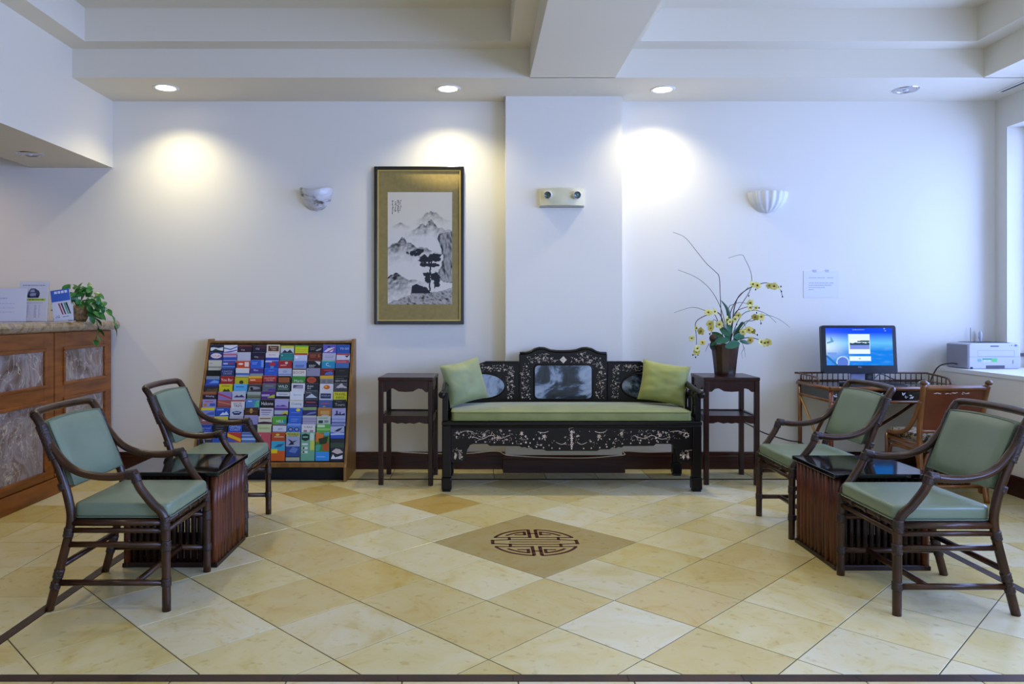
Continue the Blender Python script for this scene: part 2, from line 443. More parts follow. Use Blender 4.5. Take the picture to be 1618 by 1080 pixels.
# window in the right wall: wooden frame, mid rail, mullions
for n_, (a_, b_) in enumerate(((1.701, 5.999), (-2.099, 1.399)), 1):
    m = MB(); m.box(4.42, 4.48, b_-.05, b_, .836, 2.749); m.box(4.42, 4.48, a_, a_+.05, .836, 2.749)
    win = struct('window_%d' % n_, m, M_winwood)
    m = MB(); m.box(4.42, 4.48, a_+.05, b_-.05, .836, .88); obj('rail', m, M_winwood, win)
    m = MB(); m.box(4.42, 4.48, a_+.05, b_-.05, 2.70, 2.749); obj('head', m, M_winwood, win)
    for k in range(3):
        m = MB(); y = a_+(b_-a_)*k/3; m.box(4.446, 4.454, y+.03, y+(b_-a_)/3-.03, .88, 2.70); obj('pane', m, gl, win)
    for k in (1, 2):
        y = a_+(b_-a_)*k/3; m = MB(); m.box(4.43, 4.47, y-.03, y+.03, .88, 2.70); obj('mullion', m, M_winwood, win)
    m = MB(); m.box(4.325, 4.42, b_-.028, b_-.008, .925, .95); obj('handle', m, mat('bronze_handle', '3A1E14', .4), win)

# baseboards (moulded profile)
def basebd(name, pts, zt=.139):
    """pts: plan polyline of the wall face; the board stands on the room side (to the right of travel)"""
    prof = [(0, 0), (.020, 0), (.020, zt*.74), (.014, zt*.80), (.014, zt*.93), (.008, zt), (0, zt)]
    b = MB()
    n = len(pts); offs = []
    for i, p in enumerate(pts):
        p = Vector(p)
        d0 = (p-Vector(pts[i-1])).normalized() if i > 0 else None
        d1 = (Vector(pts[i+1])-p).normalized() if i < n-1 else None
        n0 = Vector((d0.y, -d0.x)) if d0 else None; n1 = Vector((d1.y, -d1.x)) if d1 else None
        if n0 is None: k = n1
        elif n1 is None: k = n0
        else: k = (n0+n1)/(1+n0.dot(n1))
        offs.append((p, k))
    v = []; f = []; q = len(prof)
    for p, k in offs:
        for o, z in prof: a = p+k*o; v.append((a.x, a.y, z))
    for i in range(n-1):
        for j in range(q-1):
            f.append((i*q+j, (i+1)*q+j, (i+1)*q+j+1, i*q+j+1))
    f.append(tuple(range(q))); f.append(tuple((n-1)*q+j for j in range(q-1, -1, -1)))
    b.add(v, f); return struct(name, b, M_base)
basebd('baseboard_back', [(-2.915, YW), (.247, YW), (.247, 5.995), (1.174, 5.995), (1.174, YW), (3.76, YW), (3.76, 1.0)])

# floor: slab, stone tiles on the diagonal inside a dark border, square tiles outside it
CX, CY, D = .333, 4.178, .566
m = MB(); m.box(-5.5, 4.3, -2.7, YW, -.12, -.003); floor = struct('floor', m, M_grout)
TINTS = [('D0C390', 5), ('D5CA9E', 5), ('CBBB82', 3), ('D6CEAC', 3), ('CFC59E', 2), ('C8B67C', 2)]
POOL = [c for c, n in TINTS for _ in range(n)]
SPECIAL = [((-.237, 5.046), 'BC9E56'), ((-1.06, 5.266), 'C2AA6A'), ((-.50, 3.58), 'C9B370'), ((.963, 3.285), 'CAB57C'), ((1.9, 3.2), 'CCB884')]
def clip(poly, x0, x1, y0, y1):
    for ax, lim, s in ((0, x0, 1), (0, x1, -1), (1, y0, 1), (1, y1, -1)):
        out = []
        for i in range(len(poly)):
            a, b = poly[i-1], poly[i]
            ia, ib = (a[ax]-lim)*s >= -1e-9, (b[ax]-lim)*s >= -1e-9
            if ia != ib:
                t = (lim-a[ax])/(b[ax]-a[ax]); out.append((a[0]+(b[0]-a[0])*t, a[1]+(b[1]-a[1])*t))
            if ib: out.append(b)
        poly = out
        if len(poly) < 3: return []
    return poly
def inset(poly, d):
    n = len(poly); out = []
    for i in range(n):
        p0, p, p1 = Vector(poly[i-1]), Vector(poly[i]), Vector(poly[(i+1) % n])
        a, b = (p-p0), (p1-p)
        if a.length < 1e-6 or b.length < 1e-6: continue
        a.normalize(); b.normalize()
        na, nb = Vector((-a.y, a.x)), Vector((-b.y, b.x))
        k = (na+nb)/max(.2, 1+na.dot(nb)); out.append(tuple(p+k*d))
    return out
def area2(p): return abs(sum(p[i-1][0]*p[i][1]-p[i][0]*p[i-1][1] for i in range(len(p))))/2
NT = 0
def tile(poly, tint=None, name='tile', m=M_tile, gap=.0024):
    if len(poly) < 3 or area2(poly) < .0012: return None
    cx = sum(p[0] for p in poly)/len(poly); cy = sum(p[1] for p in poly)/len(poly)
    q = inset([(p[0]-cx, p[1]-cy) for p in poly], gap); t = inset(q, .0012)
    if len(t) != len(q): return None
    n = len(q); b = MB()
    b.add([(p[0], p[1], -.006) for p in q]+[(p[0], p[1], -.0008) for p in q]+[(p[0], p[1], 0) for p in t],
          [tuple(2*n+i for i in range(n))]+[(k*n+i, k*n+(i+1) % n, (k+1)*n+(i+1) % n, (k+1)*n+i) for k in (0, 1) for i in range(n)])
    o = obj(name, b, m, floor, (cx, cy, 0))
    if tint is None:
        tint = random.choice(POOL)
        for (sx, sy), c in SPECIAL:
            if math.hypot(cx-sx, cy-sy) < .12: tint = c
    o.color = lin(tint); return o
BX0, BX1, BY0, BY1 = -1.844, 2.510, 2.623, 5.757
ix0, ix1, iy0, iy1 = BX0+.024, BX1-.024, BY0+.025, BY1-.022
for i in range(-11, 12):
    for j in range(-8, 9):
        if (i+j) % 2 == 0: continue
        cx, cy = CX+i*D/2, CY+j*D/2
        if abs(i)+abs(j) <= 1: continue
        tile(clip([(cx, cy-D/2), (cx+D/2, cy), (cx, cy+D/2), (cx-D/2, cy)], ix0, ix1, iy0, iy1))
med = tile([(CX, CY-D), (CX+D, CY), (CX, CY+D), (CX-D, CY)], 'AC9A66', 'medallion_tile'); med['label'] = 'large tan diamond tile with round dark emblem'
ROWS = [4.17+.4*k for k in range(-8, 6)]
for a, b in zip(ROWS, ROWS[1:]):
    for x0, x1 in ((-2.269, BX0-.024), (-2.67, -2.269), (-2.935, -2.67)):
        tile(clip([(x0, a), (x1, a), (x1, b), (x0, b)], -3, 0, 1.4, YW))
    for x0, x1 in ((BX1+.024, 2.935), (2.935, 3.335), (3.335, 3.755)):
        tile(clip([(x0, a), (x1, a), (x1, b), (x0, b)], 0, 4, 1.4, YW))
for k in range(-5, 6):
    x0 = .15+.4*k
    tile(clip([(x0, BY1+.022), (x0+.4, BY1+.022), (x0+.4, YW), (x0, YW)], BX0-.024, BX1+.024, 0, YW))
    for y1 in (2.598, 2.198, 1.798):
        tile(clip([(x0, y1-.4), (x0+.4, y1-.4), (x0+.4, y1), (x0, y1)], BX0-.024, BX1+.024, 0, YW))
m = MB(); m.box(-2.94, 3.755, -2.5, 1.396, -.004, -.0005)
tf = obj('tile_field', m, mat('far_floor_stone', 'D0BC8C', .25, var=(4, 'C2AA76', 1)), floor); tf['kind'] = 'stuff'
def strip(x0, x1, y0, y1, along):
    L = (x1-x0) if along == 'x' else (y1-y0); n = max(1, round(L/.40))
    for k in range(n):
        a, b = k/n, (k+1)/n
        if along == 'x': q = [(x0+L*a, y0), (x0+L*b, y0), (x0+L*b, y1), (x0+L*a, y1)]
        else: q = [(x0, y0+L*a), (x1, y0+L*a), (x1, y0+L*b), (x0, y0+L*b)]
        tile(q, '3A251A', 'border_tile', M_border, .0006)
strip(BX0-.024, BX1+.024, BY0-.025, BY0+.025, 'x'); strip(BX0-.024, BX1+.024, BY1-.022, BY1+.022, 'x')
strip(BX0-.024, BX0+.024, BY0+.025, BY1-.022, 'y'); strip(BX1-.024, BX1+.024, BY0+.025, BY1-.022, 'y')
# round longevity emblem inlaid in the medallion tile
def emblem():
    b = MB(); R = .242; w = .072
    def seg(p, q, wd=w):
        p, q = Vector(p), Vector(q); d = (q-p).normalized(); n = Vector((-d.y, d.x))*wd/2; p = p-d*wd/2; q = q+d*wd/2
        b.add([((p-n).x*R, (p-n).y*R, .0004), ((q-n).x*R, (q-n).y*R, .0004), ((q+n).x*R, (q+n).y*R, .0004), ((p+n).x*R, (p+n).y*R, .0004)], [(0, 1, 2, 3)])
    def arc(r, a0, a1, wd=w):
        n = 14; v = []; f = []
        for i in range(n+1):
            a = math.radians(a0+(a1-a0)*i/n)
            for rr in (r-wd/2, r+wd/2): v.append((rr*math.cos(a)*R, rr*math.sin(a)*R, .0004))
        for i in range(n): f.append((2*i, 2*i+1, 2*i+3, 2*i+2))
        b.add(v, f)
    for sx in (1, -1):
        for sy in (1, -1):
            def T(x, y): return (sx*x, sy*y)
            def A(a0, a1):
                return (a0, a1) if (sx, sy) == (1, 1) else (180-a1, 180-a0) if sy == 1 else (180+a0, 180+a1) if sx == -1 else (360-a1, 360-a0)
            arc(.965, *A(20.5, 85.5))
            seg(T(.085, .93), T(.085, .36), .08)          # uprights of the H
            seg(T(.085, .34), T(.90, .34), .055)          # lower line of the quarter
            arc(.80, *A(37, 76)); seg(T(.19, .77), T(.19, .56), .075); seg(T(.19, .56), T(.40, .56), .06)
            seg(T(.57, .34), T(.57, .17), .07); seg(T(0, .17), T(.60, .17), .05)
            seg(T(.60, .17), T(.95, .12), .05)
        seg((sx*.965, .12), (sx*.965, -.12), .08)
    seg((-.085, .66), (.085, .66), .06); seg((-.085, -.66), (.085, -.66), .06); seg((-.56, 0), (.56, 0), .045)
    return b
e = obj('emblem', emblem(), M_inlay, med); e['label'] = 'dark round longevity emblem'

# ------------------------------------------------------------------ ceiling and wall fittings
def downlight(x, y, z, label, lit):
    t = thing('downlight', label, 'ceiling light', (x, y, z), 0, 'recessed ceiling downlights')
    m = MB(); m.lathe([(.068, .01), (.072, -.004), (.088, -.008), (.095, -.003), (.097, 0.0)], 28); obj('trim_ring', m, M_trimring if lit else M_chrome, t)
    m = MB()
    if lit:
        m.lathe([(.0005, -.004), (.07, -.004)], 24); obj('lens', m, M_glow, t)
    else:
        m.lathe([(.0005, .004), (.03, -.004), (.055, -.003), (.07, .002)], 24, smooth=False); obj('reflector', m, M_chrome, t)
        m = MB(); m.lathe([(.0005, -.012), (.018, -.010), (.022, -.003)], 16); obj('bulb', m, mat('bulb_glass', 'D0D4E0', .1), t)
downlight(-2.365, 5.768, ZC, 'lit recessed downlight over the wall above the brochure rack', True)
downlight(-.204, 5.79, ZC, 'lit recessed downlight above the framed ink painting', True)
downlight(1.45, 5.81, ZC, 'lit recessed downlight in the soffit above the orchid arrangement', True)
downlight(3.33, 5.82, ZC, 'unlit silver recessed downlight in the soffit above the computer desk', False)
downlight(-3.31, 5.604, 2.452, 'unlit silver downlight under the bulkhead over the reception counter', False)
# slot diffuser in the window soffit
t = thing('air_vent', 'thin slot air vent in the white soffit by the window corner', 'vent', (4.10, 5.68, ZC))
m = MB(); m.box(-.03, .03, -.20, .20, -.006, 0); obj('vent_frame', m, M_trimring, t, bevel=.002)
m = MB(); m.box(-.012, .012, -.18, .18, -.0068, -.004); obj('slot', m, M_dgrey, t)

def sconce(x, z, label, ribbed):
    t = thing('wall_sconce', label, 'wall light', (x, YW, z), 0, 'half-bowl wall sconces')
    m = MB()
    W, H, Dp = .135 if not ribbed else .155, .17, .12
    nu = 33 if not ribbed else 57
    def bowl(k):
        def fn(a, b):
            th = PI*a; ph = b
            prof = max(0, 1-b**2.1)**.55
            r = prof
            rib = 1+(.05*math.cos(th*16)*(1-.3*b) if ribbed else 0)
            top = (.012*math.sin(th*3) if not ribbed else 0)*(1-b)
            return (-W*k*r*rib*math.cos(th), -Dp*k*r*rib*math.sin(th)-.001, H/2-b*H+top)
        return fn
    m.grid(bowl(1), nu, 14)
    obj('shade', m, M_alab if not ribbed else M_white, t)
    m = MB(); m.box(-W*.7, W*.7, -.012, 0, -H*.25, H*.30); obj('back_plate', m, M_white, t)
    m = MB(); m.lathe([(.0005, H*.1), (W*.8, H*.2)], 20, M=Matrix.Scale(.7, 4, (0, 1, 0)), a0=PI, a1=2*PI); obj('inner_tray', m, M_white, t)
sconce(-1.29, 2.183, 'grey-veined alabaster half-bowl wall sconce beside the framed painting', False)
sconce(2.385, 2.163, 'white ribbed shell wall sconce above the orchid arrangement', True)

# emergency light on the pilaster
t = thing('emergency_light', 'cream emergency light with two round lamp heads on the white pilaster', 'emergency light', (.69, 5.995, 2.185))
m = MB()
def emf(a, b):
    u = 2*a-1
    return (u*.172, -.04-.035*(1-u*u), -.068+.136*b)
m.grid(emf, 15, 2)
vv = list(m.v)
m.add([emf(i/14, 0) for i in range(15)]+[(emf(i/14, 0)[0], 0, -.073) for i in range(15)], [(i+1, i, 15+i, 15+i+1) for i in range(14)])
m.add([emf(i/14, 1) for i in range(15)]+[(emf(i/14, 1)[0], 0, .072) for i in range(15)], [(i, i+1, 15+i+1, 15+i) for i in range(14)])
for s in (0, 14):
    p0, p1 = emf(s/14, 0), emf(s/14, 1)
    q = [p0, p1, (p1[0], 0, .072), (p0[0], 0, -.073)]
    m.add(q, [(0, 1, 2, 3) if s == 0 else (3, 2, 1, 0)])
obj('housing', m, M_cream, t)
m = MB(); m.box(-.174, .174, -.045, 0, -.079, -.068); obj('base_lip', m, mat('lip_grey', '9A988C', .5), t)
for sx in (-1, 1):
    R = Matrix.Translation((sx*.112, -.078, .013)) @ Matrix.Rotation(math.radians(-18*(1 if sx < 0 else -.3)), 4, 'Z') @ Matrix.Rotation(PI/2+.25, 4, 'X')
    m = MB(); m.lathe([(.0005, -.028), (.02, -.026), (.031, -.008), (.034, .022), (.028, .024)], 18, M=R); h = obj('lamp_head', m, mat('lamp_white', 'E2E0DA', .35), t)
    m = MB(); m.lathe([(.028, .0235), (.026, .018), (.010, .012), (.0005, .016)], 18, M=R); obj('lens', m, mat('lamp_lens', '6E7C78', .12, metal=.6), h)
    m = MB(); m.tube([(sx*.112, -.055, .013), (sx*.112, -.075, .013)], .012, 10); obj('swivel', m, M_cream, h)

# notice on the right-hand wall: the lines are too small to read
t = thing('paper_notice', 'white paper notice taped to the wall above the computer', 'notice', (2.822, YW, 1.503))
m = MB(); m.box(-.142, .142, -.003, -.0005, -.108, .108); obj('sheet', m, M_paper, t)
m = MB()
random.seed(3)
for z, segs in ((.052, [(-.10, -.035), (-.03, .03), (.05, .10)]), (.010, [(-.10, -.055), (-.05, .06), (.07, .10)]), (-.008, [(-.10, .085)]), (-.026, [(-.10, .03)]), (-.044, [(-.10, -.06)])):
    for a, b in segs:
        x = a
        while x < b:
            L = random.uniform(.004, .016); m.box(x, min(x+L, b), -.0034, -.003, z-.0022, z+.0022); x += L+.003
obj('print', m, M_ink, t)
for sx in (-1, 1):
    m = MB(); m.box(sx*.05-.014, sx*.05+.014, -.0045, -.003, .098, .118); obj('tape', m, mat('tape', 'B4BACC', .4), t)

# ------------------------------------------------------------------ framed ink landscape
def fbm(x, y, s=0, o=4):
    r = 0; a = .5; f = 1
    for _ in range(o): r += a*mnoise.noise((x*f, y*f, s)); a *= .5; f *= 2.1
    return r
def painting_colors(nu, nv):
    paper = np.array(lin('F8EACC')[:3]); ink = np.array(lin('1C1D28')[:3]); mist = np.array(lin('F2ECE4')[:3])
    ridges = [(.68, .255, .155, .085, .75, .05, 1), (.20, .305, .085, .03, .7, .025, 2), (.64, .365, .21, .10, .9, .07, 3),
              (.95, .365, .14, .03, .5, .04, 4), (.22, .52, .20, .10, 1.1, .10, 5), (.52, .54, .17, .05, .75, .05, 6),
              (.12, .80, .16, .075, 1.25, .13, 7), (.36, .80, .14, .02, .6, .04, 8)]
    trees = [(.42, .545, .11, .022), (.50, .525, .08, .02), (.56, .585, .07, .025), (.74, .565, .10, .018), (.70, .59, .12, .022), (.60, .61, .12, .02),
             (.76, .605, .06, .018), (.58, .645, .09, .02), (.70, .65, .09, .02), (.62, .735, .07, .025), (.73, .75, .08, .035), (.62, .78, .05, .03), (.76, .80, .05, .05)]
    out = []
    chars = []
    rs = random.Random(5)
    for col, (cu, v0, v1) in enumerate(((.195, .075, .165), (.160, .072, .185), (.118, .085, .175), (.078, .08, .20))):
        v = v0
        while v < v1:
            for _ in range(3): chars.append((cu+rs.uniform(-.011, .011), v+rs.uniform(0, .006), rs.uniform(.004, .010), .0022) if rs.random() < .6 else (cu+rs.uniform(-.01, .01), v+.003, .003, .0045))
            v += .0135
    for j in range(nv):
        v = 1-j/(nv-1)
        for i in range(nu):
            u = i/(nu-1)
            d = 0.0
            for (u0, vb, w, h, k, fade, s) in ridges:
                g = math.exp(-((u-u0)/w)**2)
                r = vb-h*g*(1+.75*fbm(u*11, s, s, 4))
                if v > r and g > .02:
                    tex = .62+1.3*fbm(u*14+v*9, v*26, s+9, 4)
                    d = max(d, k*g**.6*math.exp(-((v-r)/fade)**1.3)*max(.15, tex))
            # cliff on the right
            e = np.interp(v, [.34, .37, .41, .5, .6, .66, .69, .76, .80, .82], [1.1, .80, .77, .83, .86, .83, .79, .78, .86, 1.1])+.03*fbm(v*20, 1, 3)
            if u > e and v > .345+.02*fbm(u*20, 2):
                tex = .35+1.3*abs(fbm(u*16-v*5, v*9, 21, 4)); d = max(d, tex*(.9 if u-e > .03 else 1.25))
            # foreground rocks and slopes
            g0 = np.interp(u, [0, .12, .35, .38, .44, .6, .66, .8, 1], [.99, .965, .915, .83, .82, .845, .895, .885, .85])+.02*fbm(u*16, 7, 2)
            if v > g0:
                tex = .25+1.3*abs(fbm(u*9+v*6, v*26-u*8, 31, 4)); d = max(d, min(1.0, tex+(.55 if .37 < u < .66 and v < .90 else 0)))
            for (a, b, ru, rv) in trees:
                q = ((u-a)/ru)**2+((v-b)/rv)**2+1.7*fbm(u*22, v*44, 41, 4)
                if q < 1: d = max(d, .95-.25*max(0, q))
            if abs(u-(.665+.02*math.sin(v*14))) < .012 and .56 < v < .88: d = max(d, .95)
            if abs(u-.73) < .007 and .74 < v < .86: d = max(d, .85)
            for (a, b, ru, rv) in chars:
                if abs(u-a) < ru and abs(v-b) < rv: d = max(d, .75)
            if abs(u-.935) < .016 and abs(v-.965) < .014: d = max(d, .55)
            if abs(v-.838) < .006 and .53 < u < .64 and int(u*90) % 3: d = min(d, .1)
            m0 = min(1, max(0, (v-.22)/.2))
            base = paper*(1-m0*.55)+mist*(m0*.55)
            d = min(1, max(0, d*1.45-.06)); c = base*(1-d)+ink*d
            out.append((c[0], c[1], c[2], 1))
    return out
def paint_panel(name, w, h, nu, nv, cols, material, parent, y, cx=0, cz=0):
    m = MB(); m.grid(lambda a, b: (cx-w/2+w*a, y, cz-h/2+h*b), nu, nv, smooth=False)
    me = m.mesh(name, [material]); at = me.attributes.new('paint', 'FLOAT_COLOR', 'POINT')
    at.data.foreach_set('color', np.array(cols, dtype=np.float32).ravel())
    return obj(name, me, material, parent)
PW, PH = .729, 1.28
t = thing('framed_painting', 'tall black framed ink landscape of misty mountains and pines on tan mat', 'painting', (-.451, YW, 1.817))
m = MB()
for x0, x1, z0, z1 in ((-PW/2, -PW/2+.027, -PH/2, PH/2), (PW/2-.027, PW/2, -PH/2, PH/2), (-PW/2+.027, PW/2-.027, -PH/2, -PH/2+.027), (-PW/2+.027, PW/2-.027, PH/2-.027, PH/2)):
    m.box(x0, x1, -.035, 0, z0, z1)
obj('frame', m, M_frame, t, bevel=.003)
m = MB(); a, b = PW/2-.027, PH/2-.027
for x0, x1, z0, z1 in ((-a, -a+.010, -b, b), (a-.010, a, -b, b), (-a+.01, a-.01, -b, -b+.010), (-a+.01, a-.01, b-.010, b)): m.box(x0, x1, -.028, -.004, z0, z1)
obj('gold_fillet', m, M_gold, t)
m = MB(); m.box(-a+.01, a-.01, -.014, -.004, -b+.01, b-.01); obj('mat_board', m, M_mat, t)
NU, NV = 132, 230
pc = painting_colors(NU, NV)
paint_panel('ink_painting', .524, .912, NU, NV, pc, painted('ink_wash', .55), t, -.0155, .006, -.022)
m = MB(); m.add([(-a+.01, -.022, -b+.01), (a-.01, -.022, -b+.01), (a-.01, -.022, b-.01), (-a+.01, -.022, b-.01)], [(0, 1, 2, 3)]); obj('glass', m, gl, t)

# ------------------------------------------------------------------ reception counter
ctr = thing('reception_counter', 'brown wooden reception counter front with framed marble panels', 'counter', (-2.94, 4.6, 0))
# local: x out of the face (+x towards the room), y along the wall
m = MB(); m.box(-.55, -.02, -1.9, 1.50, 0.0, 1.132); obj('body', m, M_oak, ctr)
def cbay(y0, y1, last=False):
    ms, me = y0+.13, y1-.13 if not last else y1-.13
    for a, b in ((y0+.006, ms), (me, y1-.006)):
        m = MB(); m.box(-.02, 0, a, b, .12, 1.132); obj('stile', m, M_oak, ctr, bevel=.003)
    for z0, z1 in ((.12, .182), (.646, .776), (1.005, 1.132)):
        m = MB(); m.box(-.02, 0, ms, me, z0, z1); obj('rail', m, M_oak, ctr, bevel=.002)
    for z0, z1 in ((.182, .646), (.776, 1.005)):
        m = MB(); m.box(-.019, -.006, ms, me, z0, z1); obj('marble_panel', m, M_cmarble, ctr)
        m = MB(); w_ = .022
        for q in ((ms-w_, me+w_, z0-w_, z0), (ms-w_, me+w_, z1, z1+w_), (ms-w_, ms, z0, z1), (me, me+w_, z0, z1)):
            m.box(-.008, .012, *q)
        obj('moulding', m, M_oak, ctr, bevel=.005)
cbay(.67, 1.50, True); cbay(-.16, .67); cbay(-.99, -.16)
m = MB(); m.box(-.02, .010, -1.9, 1.50, 0, .115); obj('plinth', m, M_oak, ctr, bevel=.004)
m = MB(); m.box(-.02, -.001, -1.9, -.99, .12, 1.132); obj('end_panel', m, M_oak, ctr)
ct = MB()
prof = [(-.60, 1.135), (.022, 1.135)]+[(.022+.036*math.sin(PI*k/8), 1.171-.036*math.cos(PI*k/8)) for k in range(1, 8)]+[(.022, 1.207), (-.60, 1.207)]
n = len(prof); v = [(p[0], y, p[1]) for y in (-1.9, 1.52) for p in prof]
ct.add(v, [tuple(range(n)), tuple(range(2*n-1, n-1, -1))]+[(i, i+n, (i+1) % n+n, (i+1) % n) for i in range(n)])
tag(obj('countertop', ct, M_granite, None, (-2.94, 4.6, 0)), 'mottled stone countertop with rounded edge on the reception counter', 'countertop')

# sign holders, leaning card and trailing plant on the countertop
ZT = 1.2075
acr = mat('clear_acrylic', 'EEF2FF', .05, trans=.9)
def lines(m, x0, x1, z, h, y, rnd, M=None, gap=.004):
    x = x0
    while x < x1:
        L = rnd.uniform(.006, .022); m.box(x, min(x+L, x1), y-.0004, y, z-h/2, z+h/2, M); x += L+gap
rnd = random.Random(11)
t = thing('sign_holder', 'upright acrylic sign holder with white sheet picturing a blue car', 'sign', (-3.185, 5.42, ZT), -.05)
TL = Matrix.Rotation(-.10, 4, 'X')
m = MB(); m.box(-.108, .108, -.001, .001, .004, .288, TL); obj('sheet', m, M_paper, t)
m = MB(); m.box(-.110, .110, .0015, .004, 0, .292, TL); m.box(-.110, .110, .0, .09, 0, .003); obj('acrylic_stand', m, acr, t)
m = MB(); lines(m, -.085, .085, .262, .006, -.0012, rnd, TL)
for x0, x1, zz in ((-.07, -.05, None), (-.04, -.03, None), (.01, .03, None), (.045, .055, None)):
    for k in range(11): m.box(x0, x1-rnd.uniform(0, .006), -.0016, -.0012, .115-k*.0085, .118-k*.0085, TL)
lines(m, -.05, .07, .135, .003, -.0012, rnd, TL)
obj('print', m, mat('print_greyblue', '8F93B4', .6), t)
m = MB()
m.prism([(-.048, .185), (-.044, .176), (-.02, .170), (.022, .172), (.044, .186), (.046, .205), (.038, .222), (.010, .240), (-.022, .240), (-.040, .215)], -.0016, -.0012, M=TL)
car = obj('car_picture', m, flat('3C4468'), t)
m = MB(); m.prism([(-.030, .212), (-.018, .232), (.004, .233), (.008, .214)], -.0020, -.0017, M=TL); m.prism([(-.030, .190), (-.02, .184), (.016, .188), (.018, .206), (-.02, .206)], -.0020, -.0017, M=TL); obj('car_body', m, flat('9BA3C4'), t)
m = MB()
for x in (-.036, .030): m.lathe([(.0004, 0), (.011, 0)], 12, M=TL @ Matrix.Translation((x, -.0022, .182)) @ Matrix.Rotation(PI/2, 4, 'X'))
obj('wheel_print', m, flat('1E2030'), t)
m = MB(); m.box(-.06, .09, -.0016, -.0012, .150, .167, TL); obj('highlight_band', m, flat('C8DC3C'), t)
m = MB(); lines(m, -.052, .082, .1585, .007, -.0016, rnd, TL); obj('band_print', m, flat('5A7A1E'), t)
t = thing('sign_holder', 'landscape acrylic holder with pale printed sheets, lowest sign on the counter', 'sign', (-3.28, 5.26, ZT), .04)
m = MB(); m.box(-.14, .14, -.001, .001, .004, .235, TL); obj('sheet', m, M_paper, t)
m = MB(); m.box(-.142, .142, .0015, .004, 0, .238, TL); m.box(-.142, .142, 0, .08, 0, .003); obj('acrylic_stand', m, acr, t)
m = MB(); lines(m, -.12, .01, .165, .007, -.0012, rnd, TL)
for k in range(3): lines(m, -.12, .06, .128-k*.03, .003, -.0012, rnd, TL)
obj('print', m, mat('print_greyblue2', 'A4A8CC', .6), t)
t = thing('pen_display_card', 'leaning white card with blue heading and picture of pens beside the plant', 'card', (-3.00, 5.50, ZT), .1)
TB = Matrix.Rotation(-.10, 4, 'X') @ Matrix.Rotation(-.16, 4, 'Y')
m = MB(); m.box(-.066, .066, -.004, .0, .012, .236, TB); obj('card', m, M_paper, t)
m = MB(); m.box(-.055, .055, .0, .07, 0, .004); m.box(-.05, .05, .045, .049, .004, .12, Matrix.Rotation(.12, 4, 'X')); obj('foot', m, M_paper, t)
m = MB(); m.box(-.066, .066, -.0046, -.004, .150, .236, TB); obj('blue_heading', m, flat('3F68C0'), t)
m = MB()
for k, x in enumerate((-.040, -.016, .008, .032)): m.box(x, x+.018, -.0052, -.0046, .208, .226, TB)
obj('heading_print', m, flat('DDE4F4'), t)
for k, (x, c) in enumerate(((-.012, 'A8485A'), (.006, '5A3A3E'), (.026, '3FA08C'), (.040, '20262C'))):
    m = MB(); m.prism([(x-.012, .135), (x+.010, .050), (x+.019, .050), (x-.001, .138)], -.0046, -.004, M=TB); obj('pen_print', m, flat(c), t)
m = MB(); lines(m, -.045, -.02, .045, .004, -.004, rnd, TB); lines(m, .0, .04, .034, .005, -.004, rnd, TB); lines(m, -.05, -.02, .034, .005, -.004, rnd, TB); obj('small_print', m, flat('6A6E92'), t)

def leaf_mesh(name, L, W, heart=True, curl=.12, m=None):
    b = MB(); n = 7; v = []; f = []
    for i in range(n+1):
        s = i/n
        w = W*math.sin(PI*min(1, s*.93+.07))**(.7)*(1-.35*s) if heart else W*math.sin(PI*(s*.94+.03))**.6
        y = L*s; z = -curl*L*s*s
        v += [(-w/2, y-(.12*L if heart and i == 0 else 0), z+.10*w), (0, y, z), (w/2, y-(.12*L if heart and i == 0 else 0), z+.10*w)]
    for i in range(n):
        a = i*3; f += [(a, a+1, a+4, a+3), (a+1, a+2, a+5, a+4)]
    b.add(v, f, True); return b.mesh(name, [m])
pm = leaf_mesh('leaf', .078, .062, True, .25, M_pothos)
pp = thing('potted_pothos', 'trailing green pothos in a small basket pot on the counter end', 'plant', (-2.985, 5.66, ZT))
m = MB(); m.lathe([(.0005, 0), (.058, 0), (.070, .02), (.082, .075), (.086, .115), (.080, .118), (.074, .10)], 22); obj('basket_pot', m, M_basket, pp)
m = MB(); m.lathe([(.0005, .098), (.075, .100)], 16); obj('soil', m, mat('soil', '2A1E14', .9), pp)
rnd = random.Random(21)
def put_leaf(p, yaw, pitch, roll, s, mesh=pm, par=pp):
    o = obj('leaf', mesh, None, par, p, (0, 0, 0)) if False else bpy.data.objects.new('leaf', mesh)
    C.objects.link(o); o.parent = par; o.location = p; o.rotation_euler = (pitch, roll, yaw); o.scale = (s, s, s); return o
def face_leaf(p, ang, n, s_, mesh=pm, par=pp):
    """leaf whose midrib runs at ang in the upright plane, blade turned towards n"""
    n = Vector(n).normalized(); t_ = Vector((math.cos(ang), 0, math.sin(ang))); t_ = (t_-n*t_.dot(n)).normalized(); x_ = t_.cross(n)
    o = bpy.data.objects.new('leaf', mesh); C.objects.link(o); o.parent = par
    M = Matrix((x_, t_, n)).transposed().to_4x4(); M.translation = Vector(p); o.matrix_local = M @ Matrix.Scale(s_, 4); return o
for k in range(86):
    a = rnd.uniform(-.25*PI, 1.25*PI); r = .185*math.sqrt(rnd.random())
    x, z = r*math.cos(a)*.95, .115+r*math.sin(a)*.80
    y = rnd.uniform(-.11, .09)*(1-r/.3)
    face_leaf((x, y, z), math.atan2(z-.10, x)+rnd.uniform(-1.3, 1.3), (rnd.uniform(-.6, .9), rnd.uniform(-1, -.3), rnd.uniform(.0, 1.1)), rnd.uniform(.62, 1.0))
for k in range(14):
    a = rnd.uniform(0, 2*PI); b = MB(); b.tube(smooth_path([(0, 0, .09), (.05*math.cos(a), .04*math.sin(a), .15), (.12*math.cos(a), .1*math.sin(a), .16)], 4), .0022, 5); obj('stem', b, M_pothos, pp)
